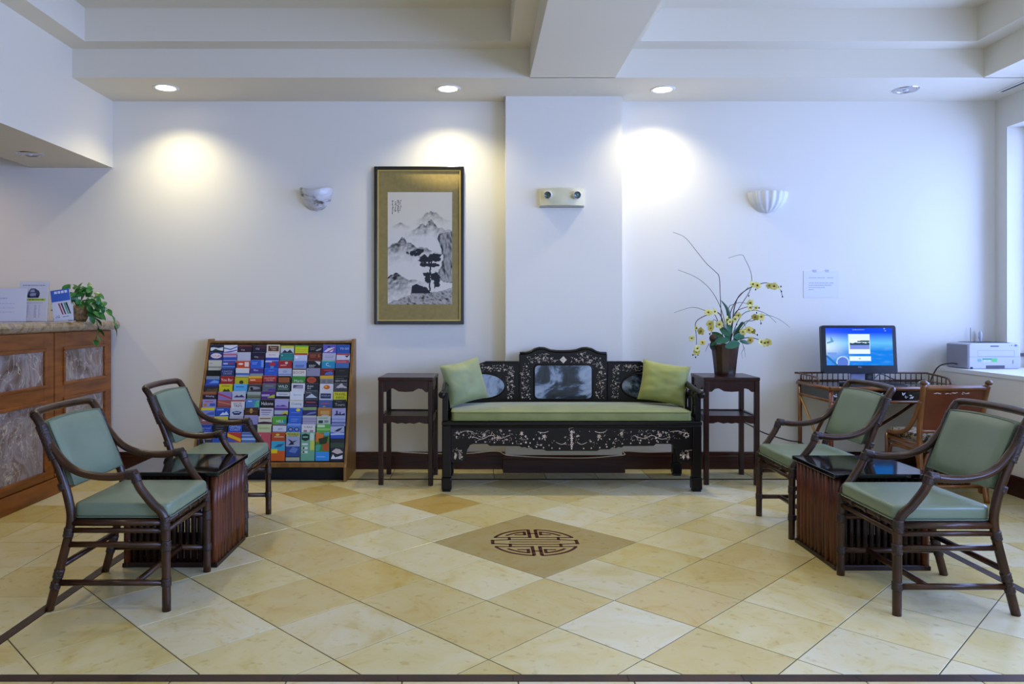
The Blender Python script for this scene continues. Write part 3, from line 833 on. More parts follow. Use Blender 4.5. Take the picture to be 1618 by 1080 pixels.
trail = [(.06, -.02, .13), (.13, -.04, .11), (.165, -.05, .02), (.18, -.05, -.06), (.165, -.06, -.14)]
b = MB(); b.tube(smooth_path(trail, 5), .0022, 5); obj('stem', b, M_pothos, pp)
trail2 = [(.05, .03, .13), (.16, .05, .12), (.23, .07, .04), (.245, .08, -.05)]
b = MB(); b.tube(smooth_path(trail2, 5), .0022, 5); obj('stem', b, M_pothos, pp)
for p in smooth_path(trail, 2)[2:]+smooth_path(trail2, 2)[2:]:
    put_leaf((p.x, p.y-.01, p.z), rnd.uniform(-2.6, -.6), rnd.uniform(-1.3, -.6), rnd.uniform(-.4, .4), rnd.uniform(.7, 1.0))

# ------------------------------------------------------------------ rattan armchairs
def make_chair():
    t = thing('rattan_armchair', 'chair', 'chair', (0, 0, 0))
    hw = .2435
    arm_in = [(-.262, .735), (-.225, .68), (-.165, .617), (-.085, .583), (.02, .573), (.108, .584)]
    for s in (-1, 1):
        # rear leg running up into the back post
        m = MB(); P = smooth_path([(-.252, s*hw, 0), (-.20, s*hw, .20), (-.160, s*hw, .37), (-.168, s*hw, .47), (-.205, s*hw, .59), (-.258, s*hw, .72), (-.292, s*hw, .80), (-.318, s*hw*.995, .838)], 5)
        m.tube(P, [.0185]*len(P), 10); obj('rear_leg', m, M_rattan, t)
        # front leg, bowed support and armrest in one pole
        m = MB(); P = smooth_path([(.249, s*hw, 0), (.247, s*hw, .25), (.240, s*hw, .395), (.188, s*(hw+.010), .465), (.142, s*(hw+.016), .53), (.118, s*(hw+.016), .584)], 5)
        m.tube(P, .0185, 10); obj('front_leg', m, M_rattan, t)
        m = MB(); P = smooth_path([(x, s*(hw+.012*min(1, max(0, (x+.26)/.2))), z) for x, z in arm_in]+[(.128, s*(hw+.014), .588)], 5)
        m.tube(P, .0175, 10); obj('armrest', m, M_rattan, t)
        # wrapped bindings
        def bind(name_pts, r, n):
            m = MB(); P = [Vector(p) for p in name_pts]; Q = smooth_path(P, n) if len(P) > 2 else [P[0].lerp(P[1], k/n) for k in range(n+1)]
            Q2 = []; R = []
            for i, q in enumerate(Q): Q2.append(q); R.append(r if i % 2 else r*.93)
            m.tube(Q2, R, 10); obj('binding', m, M_bind, t)
        bind([(-.228, s*hw, .645), (-.258, s*hw, .72), (-.288, s*hw, .792)], .0235, 10)
        bind([(.243, s*hw, .345), (.243, s*hw, .40)], .0225, 8)
        bind([(.248, s*hw, .255), (.2475, s*hw, .30)], .0218, 6)
        bind([(.2485, s*hw, .105), (.2485, s*hw, .14)], .0222, 6)
        bind([(-.172, s*hw, .315), (-.164, s*hw, .355)], .022, 6)
        bind([(-.216, s*hw, .14), (-.205, s*hw, .18)], .022, 6)
        bind([(-.228, s*hw, .095), (-.22, s*hw, .125)], .022, 6)
        bind([(-.196, s*hw, .545), (-.186, s*hw, .515)], .0215, 4)
        bind([(.085, s*(hw+.014), .580), (.128, s*(hw+.014), .588)], .0215, 6)
        bind([(.130, s*(hw+.015), .552), (.119, s*(hw+.015), .588)], .0215, 6)
        # side rails and stretchers
        for z, r, x0, x1 in ((.376, .0145, -.160, .243), (.343, .0115, -.166, .244), (.283, .0125, -.182, .247), (.120, .0135, -.222, .249)):
            m = MB(); m.tube([(x0, s*hw, z), (x1, s*hw, z)], r, 9); obj('side_rail' if z > .3 else 'stretcher', m, M_rattan, t)
    for z, r in ((.380, .0145), (.340, .0125)):
        m = MB(); m.tube([(.244, -hw, z), (.244, hw, z)], r, 9); obj('front_rail', m, M_rattan, t)
    for k in range(3):
        y = -hw+hw*.5*(k+1); m = MB(); m.tube([(.244, y-.012, .38), (.244, y+.012, .38)], .018, 9); obj('binding', m, M_bind, t)
    m = MB(); m.tube([(-.162, -hw, .376), (-.162, hw, .376)], .0145, 9); obj('rear_rail', m, M_rattan, t)
    m = MB(); m.tube([(-.204, -hw, .19), (-.204, hw, .19)], .0135, 9); obj('stretcher', m, M_rattan, t)
    m = MB(); m.tube([(.12, -hw, .12), (.12, hw, .12)], .0135, 9); obj('stretcher', m, M_rattan, t)
    m = MB(); P = smooth_path([(-.312, -hw-.002, .832), (-.330, -hw+.04, .843), (-.345, 0, .846), (-.330, hw-.04, .843), (-.312, hw+.002, .832)], 6)
    m.tube(P, .0178, 10); obj('top_rail', m, M_rattan, t)
    # seat deck and cushion
    m = MB(); m.box(-.155, .240, -hw+.01, hw-.01, .378, .392); obj('seat_deck', m, M_poledark, t)
    m = MB(); out = rbox(m, -.158, .258, -.232, .232, .392, .456, .017, .010)
    cu = obj('seat_cushion', m, M_leather, t)
    for z in (.396,):
        m = MB(); q = [(p[0], p[1], z) for p in out(.002)]; m.tube(q+[q[0]], .0034, 6, cap=False); obj('welt', m, M_welt, cu)
    # back pad, curved a little and raked with the posts
    def rake(z): return np.interp(z, [.53, .60, .72, .80], [-.178, -.205, -.256, -.290])
    m = MB()
    z0, z1, w_ = .530, .803, .218
    def padf(sgn):
        def fn(a, b):
            u = 2*a-1; v = 2*b-1
            e = max(0, 1-abs(u)**7)**.5*max(0, 1-abs(v)**7)**.5
            z = z0+(z1-z0)*b + .006*(1-u*u)*(1 if b > .5 else -1)*abs(v)
            x = float(rake(z0+(z1-z0)*b))-.014*(1-u*u)+.012
            return (x+sgn*(.010+.016*e), u*w_, z)
        return fn
    m.grid(padf(-1), 17, 15); g = MB(); g.grid(padf(1), 17, 15); m.add(g.v, [tuple(reversed(q)) for q in g.f], True)
    per = [(i, 0) for i in range(17)]+[(16, j) for j in range(1, 15)]+[(15-i, 14) for i in range(16)]+[(0, 13-j) for j in range(13)]
    A = [padf(-1)(i/16, j/14) for i, j in per]; B = [padf(1)(i/16, j/14) for i, j in per]; n = len(A)
    m.add(A+B, [(i, (i+1) % n, n+(i+1) % n, n+i) for i in range(n)], True)
    pad = obj('back_pad', m, M_leather, t)
    for L in (A, B):
        m = MB(); m.tube([Vector(p) for p in L]+[Vector(L[0])], .0036, 6, cap=False); obj('welt', m, M_welt, pad)
    return t
chair = make_chair()
AG = 'rattan armchairs'
chair['group'] = AG
chair['label'] = 'rattan armchair with teal back pad, in front of the pole table by the counter'
chair.location = (-1.5635, 3.457, 0)
dup(chair, (-1.553, 4.520, 0), 0, 'rattan armchair with teal back pad, behind the pole table and before the brochure rack', AG)
dup(chair, (2.030, 4.475, 0), PI, 'rattan armchair with green back pad, behind the pole table and before the computer desk', AG)
dup(chair, (2.024, 3.410, 0), PI, 'rattan armchair with green back pad, in front of the pole table with blue reflections', AG)

# ------------------------------------------------------------------ pole-sided cube tables
def make_cube_table():
    t = thing('pole_table', 'x', 'table', (0, 0, 0))
    w_, d_, h = .235, .235, .455
    rnd = random.Random(4)
    m = MB(); m.box(-w_-.012, w_+.012, -d_-.012, d_+.012, h, .478); obj('tabletop', m, M_slab, t, bevel=.004)
    for sx in (-1, 1):
        n = 11
        for k in range(n):
            y = -d_+.02+(2*d_-.04)*k/(n-1); r = rnd.uniform(.0195, .0225); x = sx*(w_-.02)+rnd.uniform(-.002, .002)
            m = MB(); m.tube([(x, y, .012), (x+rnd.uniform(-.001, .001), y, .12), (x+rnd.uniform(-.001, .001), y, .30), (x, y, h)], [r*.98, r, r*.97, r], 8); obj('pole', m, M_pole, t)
    for sy in (-1, 1):
        n = 14
        for k in range(1, n-1):
            x = -w_+.02+(2*w_-.04)*k/(n-1); r = rnd.uniform(.0125, .015); y = sy*(d_-.018)
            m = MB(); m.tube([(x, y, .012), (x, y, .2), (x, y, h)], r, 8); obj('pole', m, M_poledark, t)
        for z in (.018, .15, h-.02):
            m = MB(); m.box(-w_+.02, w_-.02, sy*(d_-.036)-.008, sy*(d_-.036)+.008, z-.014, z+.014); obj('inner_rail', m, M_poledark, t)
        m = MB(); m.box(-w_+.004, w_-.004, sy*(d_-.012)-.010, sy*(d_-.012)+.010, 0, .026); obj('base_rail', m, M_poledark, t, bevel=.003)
    for sx in (-1, 1):
        m = MB(); m.box(sx*(w_-.012)-.014, sx*(w_-.012)+.014, -d_, d_, 0, .022); obj('base_rail', m, M_poledark, t, bevel=.003)
    return t
tb = make_cube_table()
tb.location = (-1.521, 3.99, 0); tb['group'] = 'pole tables between armchairs'
tb['label'] = 'low black-topped table with dark pole sides between the teal-backed armchairs'
dup(tb, (2.012, 3.945, 0), PI, 'low black-topped table with reddish pole sides between the green-backed armchairs')

# ------------------------------------------------------------------ rosewood settee
BXC, BYC = .690, 5.64
bench = thing('rosewood_settee', 'black carved rosewood settee with pearl inlay and marble back panels', 'bench', (BXC, BYC, 0))
HW = .924
for sx in (-1, 1):
    for y, z1 in ((-.265, .470), (.262, .470)):
        m = MB(); x = sx*(HW-.034)
        m.box(x-.032, x+.032, y-.03, y+.03, .10, z1); m.box(x-.036, x+.036, y-.034, y+.034, .015, .10); m.box(x-.031, x+.031, y-.030, y+.030, 0, .015)
        obj('leg', m, M_rose, bench, bevel=.006)
m = MB(); m.box(-HW, HW, -.302, .297, .470, .500); m.box(-HW+.012, HW-.012, -.294, .29, .455, .470); obj('seat_frame', m, M_rose, bench, bevel=.008)
half = [(.860, .455), (.860, .212), (.845, .204), (.775, .204), (.757, .215), (.752, .25), (.740, .30), (.722, .330), (.70, .338), (.60, .338), (.585, .324), (.37, .322), (.355, .312), (.335, .316), (.315, .308), (.29, .314), (.27, .300), (.20, .298), (.18, .288), (0, .288)]
poly = [(-x, z) for x, z in half]+[(x, z) for x, z in reversed(half[:-1])]
m = MB(); m.prism(poly, -.282, -.258); apron = obj('apron', m, M_rose, bench, bevel=.003)
for sx in (-1, 1):
    m = MB(); m.prism([(-.24, .455), (-.24, .33), (.24, .33), (.24, .455)], sx*(HW-.04)-.012, sx*(HW-.04)+.012, 'x'); obj('side_apron', m, M_rose, bench)
m = MB(); m.box(-.86, .86, .25, .272, .34, .455); obj('rear_apron', m, M_rose, bench)
# back: centre panel with double crest, two lower side panels
crest = [(.342, .500), (.342, .945), (.338, .951), (.285, .953), (.255, .962), (.22, .982), (.185, .991), (.145, .988), (.10, .972), (.05, .966), (0, .965)]
poly = [(-x, z) for x, z in crest]+[(x, z) for x, z in reversed(crest[:-1])]
m = MB(); m.prism(poly, .225, .275); cp = obj('centre_back', m, M_rose, bench, bevel=.004)
top = [(x, z+.010) for x, z in crest[2:]]; low = [(x, z-.016) for x, z in crest[2:]]
m = MB(); pp_ = [(-x, z) for x, z in top]+[(x, z) for x, z in reversed(top[:-1])]
path = [(p[0], .238, p[1]-.008) for p in pp_]; m.tube(path, .013, 8, flatten=1.6); obj('crest_moulding', m, M_rose, cp)
def rrect(hx, hz, r, cz):
    q = []
    for sx, sz, a0 in ((1, -1, -PI/2), (1, 1, 0), (-1, 1, PI/2), (-1, -1, PI)):
        for k in range(6):
            a = a0+PI/2*k/5; q.append((sx*(hx-r)+r*math.cos(a), cz+sz*(hz-r)+r*math.sin(a)))
    return q
m = MB(); m.prism(rrect(.220, .128, .03, .733), .2200, .226); obj('marble_panel', m, M_bmarble, cp)
q = rrect(.226, .134, .035, .733); m = MB(); m.tube([(p[0], .224, p[1]) for p in q]+[(q[0][0], .224, q[0][1])], .007, 6, cap=False); obj('panel_moulding', m, M_rose, cp)
for sx in (-1, 1):
    outl = [(.345, .500), (.345, .888), (.610, .888), (.645, .876), (.70, .845), (.76, .80), (.84, .755), (.905, .735), (.905, .500)]
    pl = [(sx*x, z) for x, z in outl]
    if sx > 0: pl = pl[::-1]
    m = MB(); m.prism(pl, .235, .268); sp = obj('side_back', m, M_rose, bench, bevel=.004)
    ov = [(sx*.625+.172*math.cos(2*PI*k/28), .700+.098*math.sin(2*PI*k/28)) for k in range(28)]
    m = MB(); m.prism(ov, .2305, .236); obj('marble_oval', m, M_bmarble, sp)
    m = MB(); m.tube([(p[0], .233, p[1]) for p in ov]+[(ov[0][0], .233, ov[0][1])], .007, 6, cap=False); obj('oval_moulding', m, M_rose, sp)
    m = MB(); m.box(min(sx*.345, sx*.61), max(sx*.345, sx*.61), .226, .262, .880, .893); obj('top_moulding', m, M_rose, sp, bevel=.003)
    # arm: posts, sloping rail with scroll end, fretwork
    arm = MB()
    P = smooth_path([(sx*.905, .25, .775), (sx*.905, .10, .745), (sx*.905, -.10, .722), (sx*.908, -.23, .705), (sx*.920, -.285, .688)], 5)
    arm.tube(P, .022, 10); rail = obj('arm_rail', arm, M_rose, bench)
    m = MB(); m.ball((sx*.922, -.288, .688), .026, .024, .026); obj('scroll', m, M_rose, rail)
    m = MB(); m.box(sx*.900-.020, sx*.900+.020, -.285, -.245, .500, .700); obj('arm_post', m, M_rose, bench, bevel=.004)
    m = MB(); m.box(sx*.905-.010, sx*.905+.010, -.25, .25, .515, .540); m.box(sx*.905-.010, sx*.905+.010, -.25, .25, .655, .680)
    for y in (-.15, -.05, .05, .15): m.box(sx*.905-.009, sx*.905+.009, y-.011, y+.011, .53, .70)
    for y in (-.20, 0, .20):
        m.tube([(sx*.905, y+.038*math.cos(a*PI/6), .598+.055*math.sin(a*PI/6)) for a in range(13)], .008, 6)
    obj('fretwork', m, M_rose, bench)
# mother-of-pearl inlay, thin flakes let into the wood
rnd = random.Random(9)
def flake(mb, x, z, a, L, W, y):
    c, s = math.cos(a), math.sin(a); pts = [(-L/2, 0), (-L*.15, -W/2), (L/2, 0), (-L*.15, W/2)]
    mb.add([(x+p[0]*c-p[1]*s, y, z+p[0]*s+p[1]*c) for p in pts], [(0, 1, 2, 3)])
def dot(mb, x, z, r, y):
    mb.add([(x+r*math.cos(2*PI*k/7), y, z+r*math.sin(2*PI*k/7)) for k in range(7)], [tuple(range(7))])
def vine(mb, pts, y, w=.0016):
    P = smooth_path([(p[0], 0, p[1]) for p in pts], 5)
    for a, b in zip(P, P[1:]):
        d = (b-a); n = Vector((-d.z, 0, d.x)).normalized()*w
        mb.add([((a-n).x, y, (a-n).z), ((b-n).x, y, (b-n).z), ((b+n).x, y, (b+n).z), ((a+n).x, y, (a+n).z)], [(0, 1, 2, 3)])
def flower(mb, x, z, r, y, n=6):
    for k in range(n):
        a = 2*PI*k/n+rnd.random(); flake(mb, x+math.cos(a)*r*.55, z+math.sin(a)*r*.55, a, r*1.1, r*.6, y)
def spray(mb, x0, x1, z0, z1, y, n):
    for _ in range(n):
        x, z = rnd.uniform(x0, x1), rnd.uniform(z0, z1); k = rnd.random()
        if k < .10: flower(mb, x, z, rnd.uniform(.006, .010), y, 5)
        elif k < .80: flake(mb, x, z, rnd.uniform(0, PI), rnd.uniform(.005, .012), rnd.uniform(.0018, .0038), y)
        elif k < .92: dot(mb, x, z, rnd.uniform(.002, .0035), y)
        else: vine(mb, [(x, z), (x+rnd.uniform(-.02, .02), z+rnd.uniform(.004, .014)), (x+rnd.uniform(-.03, .03), z+rnd.uniform(-.01, .02))], y, .001)
ya = -.2826; m = MB()
for sx in (-1, 1):
    def F(x): return sx*x
    flower(m, F(.815), .402, .022, ya, 8); flower(m, F(.815), .402, .012, ya, 6)
    vine(m, [(F(.80), .415), (F(.76), .43), (F(.70), .425)], ya); spray(m, min(F(.82), F(.69)), max(F(.82), F(.69)), .375, .43, ya, 24)
    vine(m, [(F(.70), .39), (F(.64), .372), (F(.57), .40), (F(.52), .375), (F(.44), .40)], ya)
    flower(m, F(.625), .402, .017, ya, 7); flower(m, F(.525), .385, .015, ya, 7)
    spray(m, min(F(.70), F(.42)), max(F(.70), F(.42)), .352, .435, ya, 80)
    flower(m, F(.355), .412, .015, ya, 7); spray(m, min(F(.40), F(.30)), max(F(.40), F(.30)), .335, .43, ya, 22)
    vine(m, [(F(.24), .425), (F(.20), .418), (F(.165), .428)], ya, .0018)
    flower(m, F(.195), .392, .016, ya, 7); flake(m, F(.19), .37, 1.2*sx, .022, .008, ya); flake(m, F(.21), .375, 2.2*sx, .018, .007, ya)
    spray(m, min(F(.26), F(.12)), max(F(.26), F(.12)), .32, .43, ya, 16)
    for x, z in ((.68, .352), (.615, .352), (.55, .348), (.485, .345), (.42, .343), (.36, .34), (.315, .375), (.27, .372), (.295, .345), (.245, .335), (.20, .312), (.14, .308), (.085, .306), (.25, .318), (.305, .32)):
        dot(m, F(x), z, .0052, ya)
    spray(m, min(F(.845), F(.775)), max(F(.845), F(.775)), .225, .30, ya, 26)
    for x in (.795, .828): flake(m, F(x), .25, PI/2, .045, .018, ya); flake(m, F(x), .27, PI/2+.8, .02, .010, ya); flake(m, F(x), .27, PI/2-.8, .02, .010, ya)
for k in range(8): flake(m, 0, .425-.015*k, PI/2, .022, .018 if k % 3 else .028, ya)
spray(m, -.06, .06, .33, .44, ya, 34); dot(m, 0, .304, .006, ya)
vine(m, [(-.11, .35), (-.07, .335), (-.04, .35)], ya); vine(m, [(.11, .35), (.07, .335), (.04, .35)], ya)
o = obj('pearl_inlay', m, M_pearl, apron); o['kind'] = 'stuff'
m = MB(); yb = .2243
for sx in (-1, 1):
    spray(m, min(sx*.255, sx*.325), max(sx*.255, sx*.325), .60, .875, yb, 95)
    spray(m, min(sx*.06, sx*.29), max(sx*.06, sx*.29), .880, .925, yb, 60)
    spray(m, min(sx*.11, sx*.22), max(sx*.11, sx*.22), .915, .955, yb, 26)
dz = MB()
dz.add([(-.028, yb-.0004, .905), (0, yb-.0004, .877), (.028, yb-.0004, .905), (0, yb-.0004, .933)], [(0, 1, 2, 3)])
obj('pearl_diamond', dz, M_pearl, cp)
o = obj('pearl_inlay', m, M_pearl, cp); o['kind'] = 'stuff'
for sx, spn in ((-1, 0), (1, 1)):
    m = MB(); yc = .2343
    spray(m, min(sx*.385, sx*.435), max(sx*.385, sx*.435), .60, .86, yc, 90)
    spray(m, min(sx*.40, sx*.66), max(sx*.40, sx*.66), .815, .862, yc, 80)
    par = [c for c in bench.children if c.name.startswith('side_back')][spn]
    o = obj('pearl_inlay', m, M_pearl, par); o['kind'] = 'stuff'

# seat cushion and pillows lying on the settee
sc = thing('settee_cushion', 'long olive green velvet seat cushion on the rosewood settee', 'cushion', (BXC, BYC, .5005))
m = MB(); out = rbox(m, -.855, .855, -.287, .215, 0, .066, .012, .034); pad = obj('cushion', m, M_velvet, sc)
for z in (.006, .062):
    m = MB(); q = [(p[0], p[1], z) for p in out(.001)]; m.tube(q+[q[0]], .0042, 6, cap=False); obj('piping', m, mat('olive_piping', '76803C', .6), sc)
pl = tag(obj('throw_pillow', pillow_mb(.345, .325, .13, 1), M_velvet2, None, (-.078, 5.70, .748), (-.22, math.radians(-10), math.radians(32))),
         'sage green square pillow propped beside the brochure-rack end of the settee', 'pillow', 'green pillows on the settee')
pl = tag(obj('throw_pillow', pillow_mb(.355, .315, .13, 5), mat('pillow_velvet_lime', '969A54', .6, var=(6, '848842', 1), bump=(12, .3), sheen=.4), None, (1.430, 5.69, .742), (-.30, math.radians(9), math.radians(-12))),
         'yellow-green square pillow propped beside the orchid end of the settee', 'pillow', 'green pillows on the settee')

# ------------------------------------------------------------------ tall rosewood plant stands
def make_stand():
    t = thing('plant_stand', 'x', 'side table', (0, 0, 0))
    hw, H, L = .205, .795, .018
    m = MB(); m.box(-hw, hw, -hw, hw, H-.026, H); obj('top', m, M_stand, t, bevel=.006)
    for sx in (-1, 1):
        for sy in (-1, 1):
            m = MB(); x, y = sx*(hw-.021), sy*(hw-.021)
            m.box(x-L, x+L, y-L, y+L, .05, H-.026); m.prism([(x-L, y-L), (x+L, y-L), (x+L, y+L), (x-L, y+L)], 0, .05, 'z'); obj('leg', m, M_stand, t, bevel=.004)
    e = hw-.039
    scal = [(-e, .0), (-e, -.082), (-e+.02, -.082), (-e+.045, -.060), (-.095, -.056), (-.075, -.066), (-.055, -.078), (0, -.082), (.055, -.078), (.075, -.066), (.095, -.056), (e-.045, -.060), (e-.02, -.082), (e, -.082), (e, 0)]
    low = [(-e, 0), (-e, -.046), (-e+.03, -.046), (-.10, -.036), (-.06, -.047), (-.03, -.041), (0, -.047), (.03, -.041), (.06, -.047), (.10, -.036), (e-.03, -.046), (e, -.046), (e, 0)]
    for k in range(4):
        R = Matrix.Rotation(k*PI/2, 4, 'Z')
        m = MB(); m.prism([(x, z+H-.026) for x, z in scal], -hw+.012, -hw+.028, M=R); obj('apron', m, M_stand, t)
        m = MB(); m.prism([(x, z+.500) for x, z in low], -hw+.012, -hw+.028, M=R); obj('shelf_apron', m, M_stand, t)
        m = MB(); m.box(-e, e, -hw+.008, -hw+.030, .500, .512, R); obj('shelf_rail', m, M_stand, t)
    m = MB(); m.box(-hw+.02, hw-.02, -hw+.02, hw-.02, .494, .504); obj('shelf', m, M_stand, t)
    return t
ps = make_stand(); ps.location = (-.500, 5.745, 0); ps.rotation_euler = (0, 0, -.045); ps['group'] = 'rosewood plant stands'
ps['label'] = 'tall dark rosewood stand with bare top beside the brochure rack'
dup(ps, (1.905, 5.75, 0), -.045, 'tall dark rosewood stand carrying the orchid arrangement')

# ------------------------------------------------------------------ orchid arrangement
ar = thing('orchid_arrangement', 'yellow orchids with twigs and grass blades in a brown pot', 'plant', (1.905, 5.735, .7955))
S5 = .000758
def fl(u, v, d=0): return (u*S5-.4145+.005, d, .7857-v*S5)     # image crop pixels to metres around the pot, plus a chosen depth
m = MB(); m.lathe([(.0005, 0), (.076, 0), (.080, .02), (.090, .12), (.104, .225), (.108, .238), (.099, .238), (.094, .20)], 12, smooth=False); obj('flower_pot', m, M_pot, ar)
m = MB(); m.lathe([(.0005, .225), (.098, .218)], 16); obj('moss', m, mat('moss', '2A3018', .9, bump=(60, .8)), ar)
def stem(pts, r, m_, name='stem'):
    b = MB(); P = smooth_path([fl(*p) for p in pts], 5); n = len(P); b.tube(P, [r*(1-.6*i/(n-1)) for i in range(n)], 6); obj(name, b, m_, ar)
stem([(520, 700, 0), (505, 450, 0), (500, 279, .01), (493, 58, .02), (454, -4, .02), (363, -88, .02), (271, -202, .02), (148, -348, .02), (26, -401, .02)], .0034, M_twig, 'twig')
stem([(600, 700, 0), (630, 480, .02), (800, 200, .03), (825, 111, .03), (814, -4, .03), (760, -126, .03), (714, -175, .02), (584, -141, .02)], .0030, M_twig, 'twig')
stem([(560, 700, 0), (516, 440, -.02), (408, 211, -.03), (255, 65, -.03), (57, -19, -.03)], .0030, M_blade, 'grass_blade')
stem([(540, 700, 0), (420, 430, -.05), (309, 386, -.07), (179, 356, -.08), (3, 409, -.08)], .0030, M_blade, 'grass_blade')
stem([(600, 700, .02), (720, 450, .05), (852, 386, .07), (990, 417, .08), (1097, 509, .08)], .0036, M_leafg, 'grass_blade')
stem([(600, 700, -.02), (760, 480, -.06), (898, 432, -.08), (1036, 471, -.08), (1150, 555, -.08)], .0026, M_blade, 'grass_blade')
stem([(600, 700, 0), (615, 440, -.02), (630, 330, -.03), (670, 235, -.04), (770, 160, -.05), (870, 122, -.05), (950, 115, -.05), (1060, 165, -.05), (1092, 250, -.05)], .0050, M_twig)
stem([(590, 700, 0), (600, 440, .02), (650, 310, .02), (700, 240, .02), (790, 150, .02)], .0046, M_twig)
stem([(560, 700, 0), (490, 470, -.05), (430, 405, -.07), (340, 425, -.09), (235, 475, -.10), (205, 530, -.10), (215, 640, -.10), (215, 790, -.10)], .0046, M_twig)
stem([(600, 640, 0), (640, 420, .0), (720, 365, 0), (790, 350, 0), (880, 360, 0)], .0038, M_twig)
stem([(570, 600, 0), (590, 370, .03), (640, 325, .03), (720, 305, .03), (800, 330, .03)], .0030, M_twig)
stem([(610, 660, -.04), (700, 505, -.08), (770, 490, -.09), (840, 470, -.09), (858, 515, -.09)], .0034, M_twig)
stem([(620, 690, -.05), (720, 655, -.09), (800, 665, -.10), (880, 690, -.10), (930, 690, -.10)], .0038, M_twig)
stem([(640, 640, -.02), (700, 575, -.04), (780, 600, -.05), (840, 630, -.05)], .0032, M_twig)
stem([(520, 620, -.02), (470, 520, -.05), (400, 480, -.06), (400, 560, -.07), (360, 620, -.07)], .0030, M_twig)
stem([(700, 680, 0), (725, 760, -.01), (705, 810, -.01), (715, 870, -.01)], .0020, M_twig, 'root'); stem([(700, 680, 0), (740, 770, .01), (750, 855, .01)], .0020, M_twig, 'root')
stem([(380, 720, 0), (360, 760, 0), (345, 800, 0)], .0024, M_twig, 'root')
# blossoms
pet = MB()
for k in range(5):
    a = 2*PI*k/5+.3; c, s = math.cos(a), math.sin(a); L, W_ = (.020, .024) if k % 2 else (.022, .019)
    pts = [(0, 0, 0), (L*.35, -W_*.42, .003), (L*.8, -W_*.40, .004), (L, 0, .001), (L*.8, W_*.40, .004), (L*.35, W_*.42, .003), (L*.55, 0, .006)]
    pet.add([(x*c-y*s, x*s+y*c, z) for x, y, z in pts], [(0, 1, 6), (1, 2, 6), (2, 3, 6), (3, 4, 6), (4, 5, 6), (5, 0, 6)], True)
pet.cur = 1; pet.ball((0, 0, .005), .005, .005, .007, 7, 5)
bm_ = pet.mesh('blossom', [M_yellow, M_throat])
rnd = random.Random(31)
BL = [(790, 130, -.05), (838, 140, -.05), (955, 140, -.05), (1000, 146, -.06), (1040, 158, -.05), (800, 310, .02), (785, 358, 0), (845, 358, 0), (800, 450, -.09), (855, 452, -.09),
      (650, 435, -.05), (605, 470, -.07), (520, 478, -.07), (548, 500, -.08), (400, 400, -.08), (335, 408, -.09), (200, 555, -.11), (255, 590, -.11), (165, 660, -.10), (275, 705, -.10), (215, 760, -.11), (215, 795, -.10),
      (368, 565, -.07), (365, 520, -.06), (450, 525, -.07), (680, 600, -.08), (750, 582, -.06), (790, 590, -.06), (745, 680, -.11), (840, 700, -.11), (880, 705, -.11), (915, 700, -.11)]
for u, v, d in BL:
    o = bpy.data.objects.new('blossom', bm_); C.objects.link(o); o.parent = ar; p = fl(u, v, d-.006); o.location = p
    o.rotation_euler = (PI/2+rnd.uniform(-.7, .7), rnd.uniform(0, 6.28), rnd.uniform(-.7, .7)); s = rnd.uniform(1.15, 1.55); o.scale = (s, s, s)
bu = MB(); bu.ball((0, 0, 0), .0055, .0055, .0075, 8, 6); bud = bu.mesh('bud', [M_bud])
for u, v, d in [(885, 360, 0), (835, 410, -.05), (858, 515, -.09), (1077, 148, -.05), (1082, 198, -.05), (1092, 250, -.05), (780, 240, 0), (830, 178, -.04), (360, 620, -.07), (182, 825, -.1), (230, 825, -.1), (208, 848, -.1), (815, 580, -.05), (842, 630, -.05), (632, 525, -.06), (248, 605, -.11)]:
    o = bpy.data.objects.new('bud', bud); C.objects.link(o); o.parent = ar; o.location = fl(u, v, d)
stem([(790, 165, 0), (788, 200, 0), (780, 240, 0)], .0012, M_twig)
# broad leaves, one upright blade, cone and dark leaf
def broad(pts_c, L, W_, ang, tilt, m_):
    me = leaf_mesh('leaf', L, W_, False, .15, m_); o = bpy.data.objects.new('leaf', me); C.objects.link(o); o.parent = ar
    o.location = fl(*pts_c); o.rotation_euler = (tilt, 0, ang); return o
oleaf = leaf_mesh('leaf', .105, .056, False, .12, M_orch); dleaf = leaf_mesh('leaf', .11, .045, False, .2, M_leafg)
for u, v, d, ang, nn, sc_, me_ in ((545, 678, -.085, 3.20, (-.1, -1, .5), .98, oleaf), (640, 705, -.105, 3.45, (.1, -1, .4), 1.10, oleaf), (560, 640, -.06, 2.3, (-.2, -1, .3), .9, oleaf), (575, 620, -.05, 1.75, (.1, -1, .2), .8, oleaf),
                                   (600, 660, -.07, .35, (.2, -1, .5), .95, oleaf), (620, 640, -.05, .9, (.3, -1, .3), .9, dleaf), (500, 650, -.05, 2.7, (-.3, -1, .2), .8, dleaf), (650, 690, -.08, -.15, (.1, -1, .5), .75, dleaf),
                                   (560, 690, -.06, 1.9, (0, -1, .2), 1.0, dleaf), (610, 690, -.06, 1.2, (.1, -1, .2), 1.0, dleaf), (520, 690, -.05, 2.6, (-.1, -1, .3), .9, dleaf), (450, 690, -.06, 3.6, (-.2, -1, .4), .6, dleaf)):
    face_leaf(fl(u, v, d), ang, nn, sc_, me_, ar)
b = MB(); P = smooth_path([fl(552, 690, -.02), fl(560, 560, -.03), fl(568, 450, -.03), fl(545, 360, -.03), fl(488, 285, -.03)], 5); n = len(P)
b.tube(P, [.016*math.sin(PI*(.12+.86*i/(n-1))) for i in range(n)], 8, flatten=.25); obj('upright_leaf', b, M_leafg, ar)
b = MB(); P = smooth_path([fl(600, 640, -.06), fl(660, 530, -.08), fl(690, 510, -.08), fl(710, 550, -.08)], 4); n = len(P); b.tube(P, [.010*math.sin(PI*(.1+.85*i/(n-1))) for i in range(n)], 6, flatten=.3); obj('upright_leaf', b, M_leafg, ar)
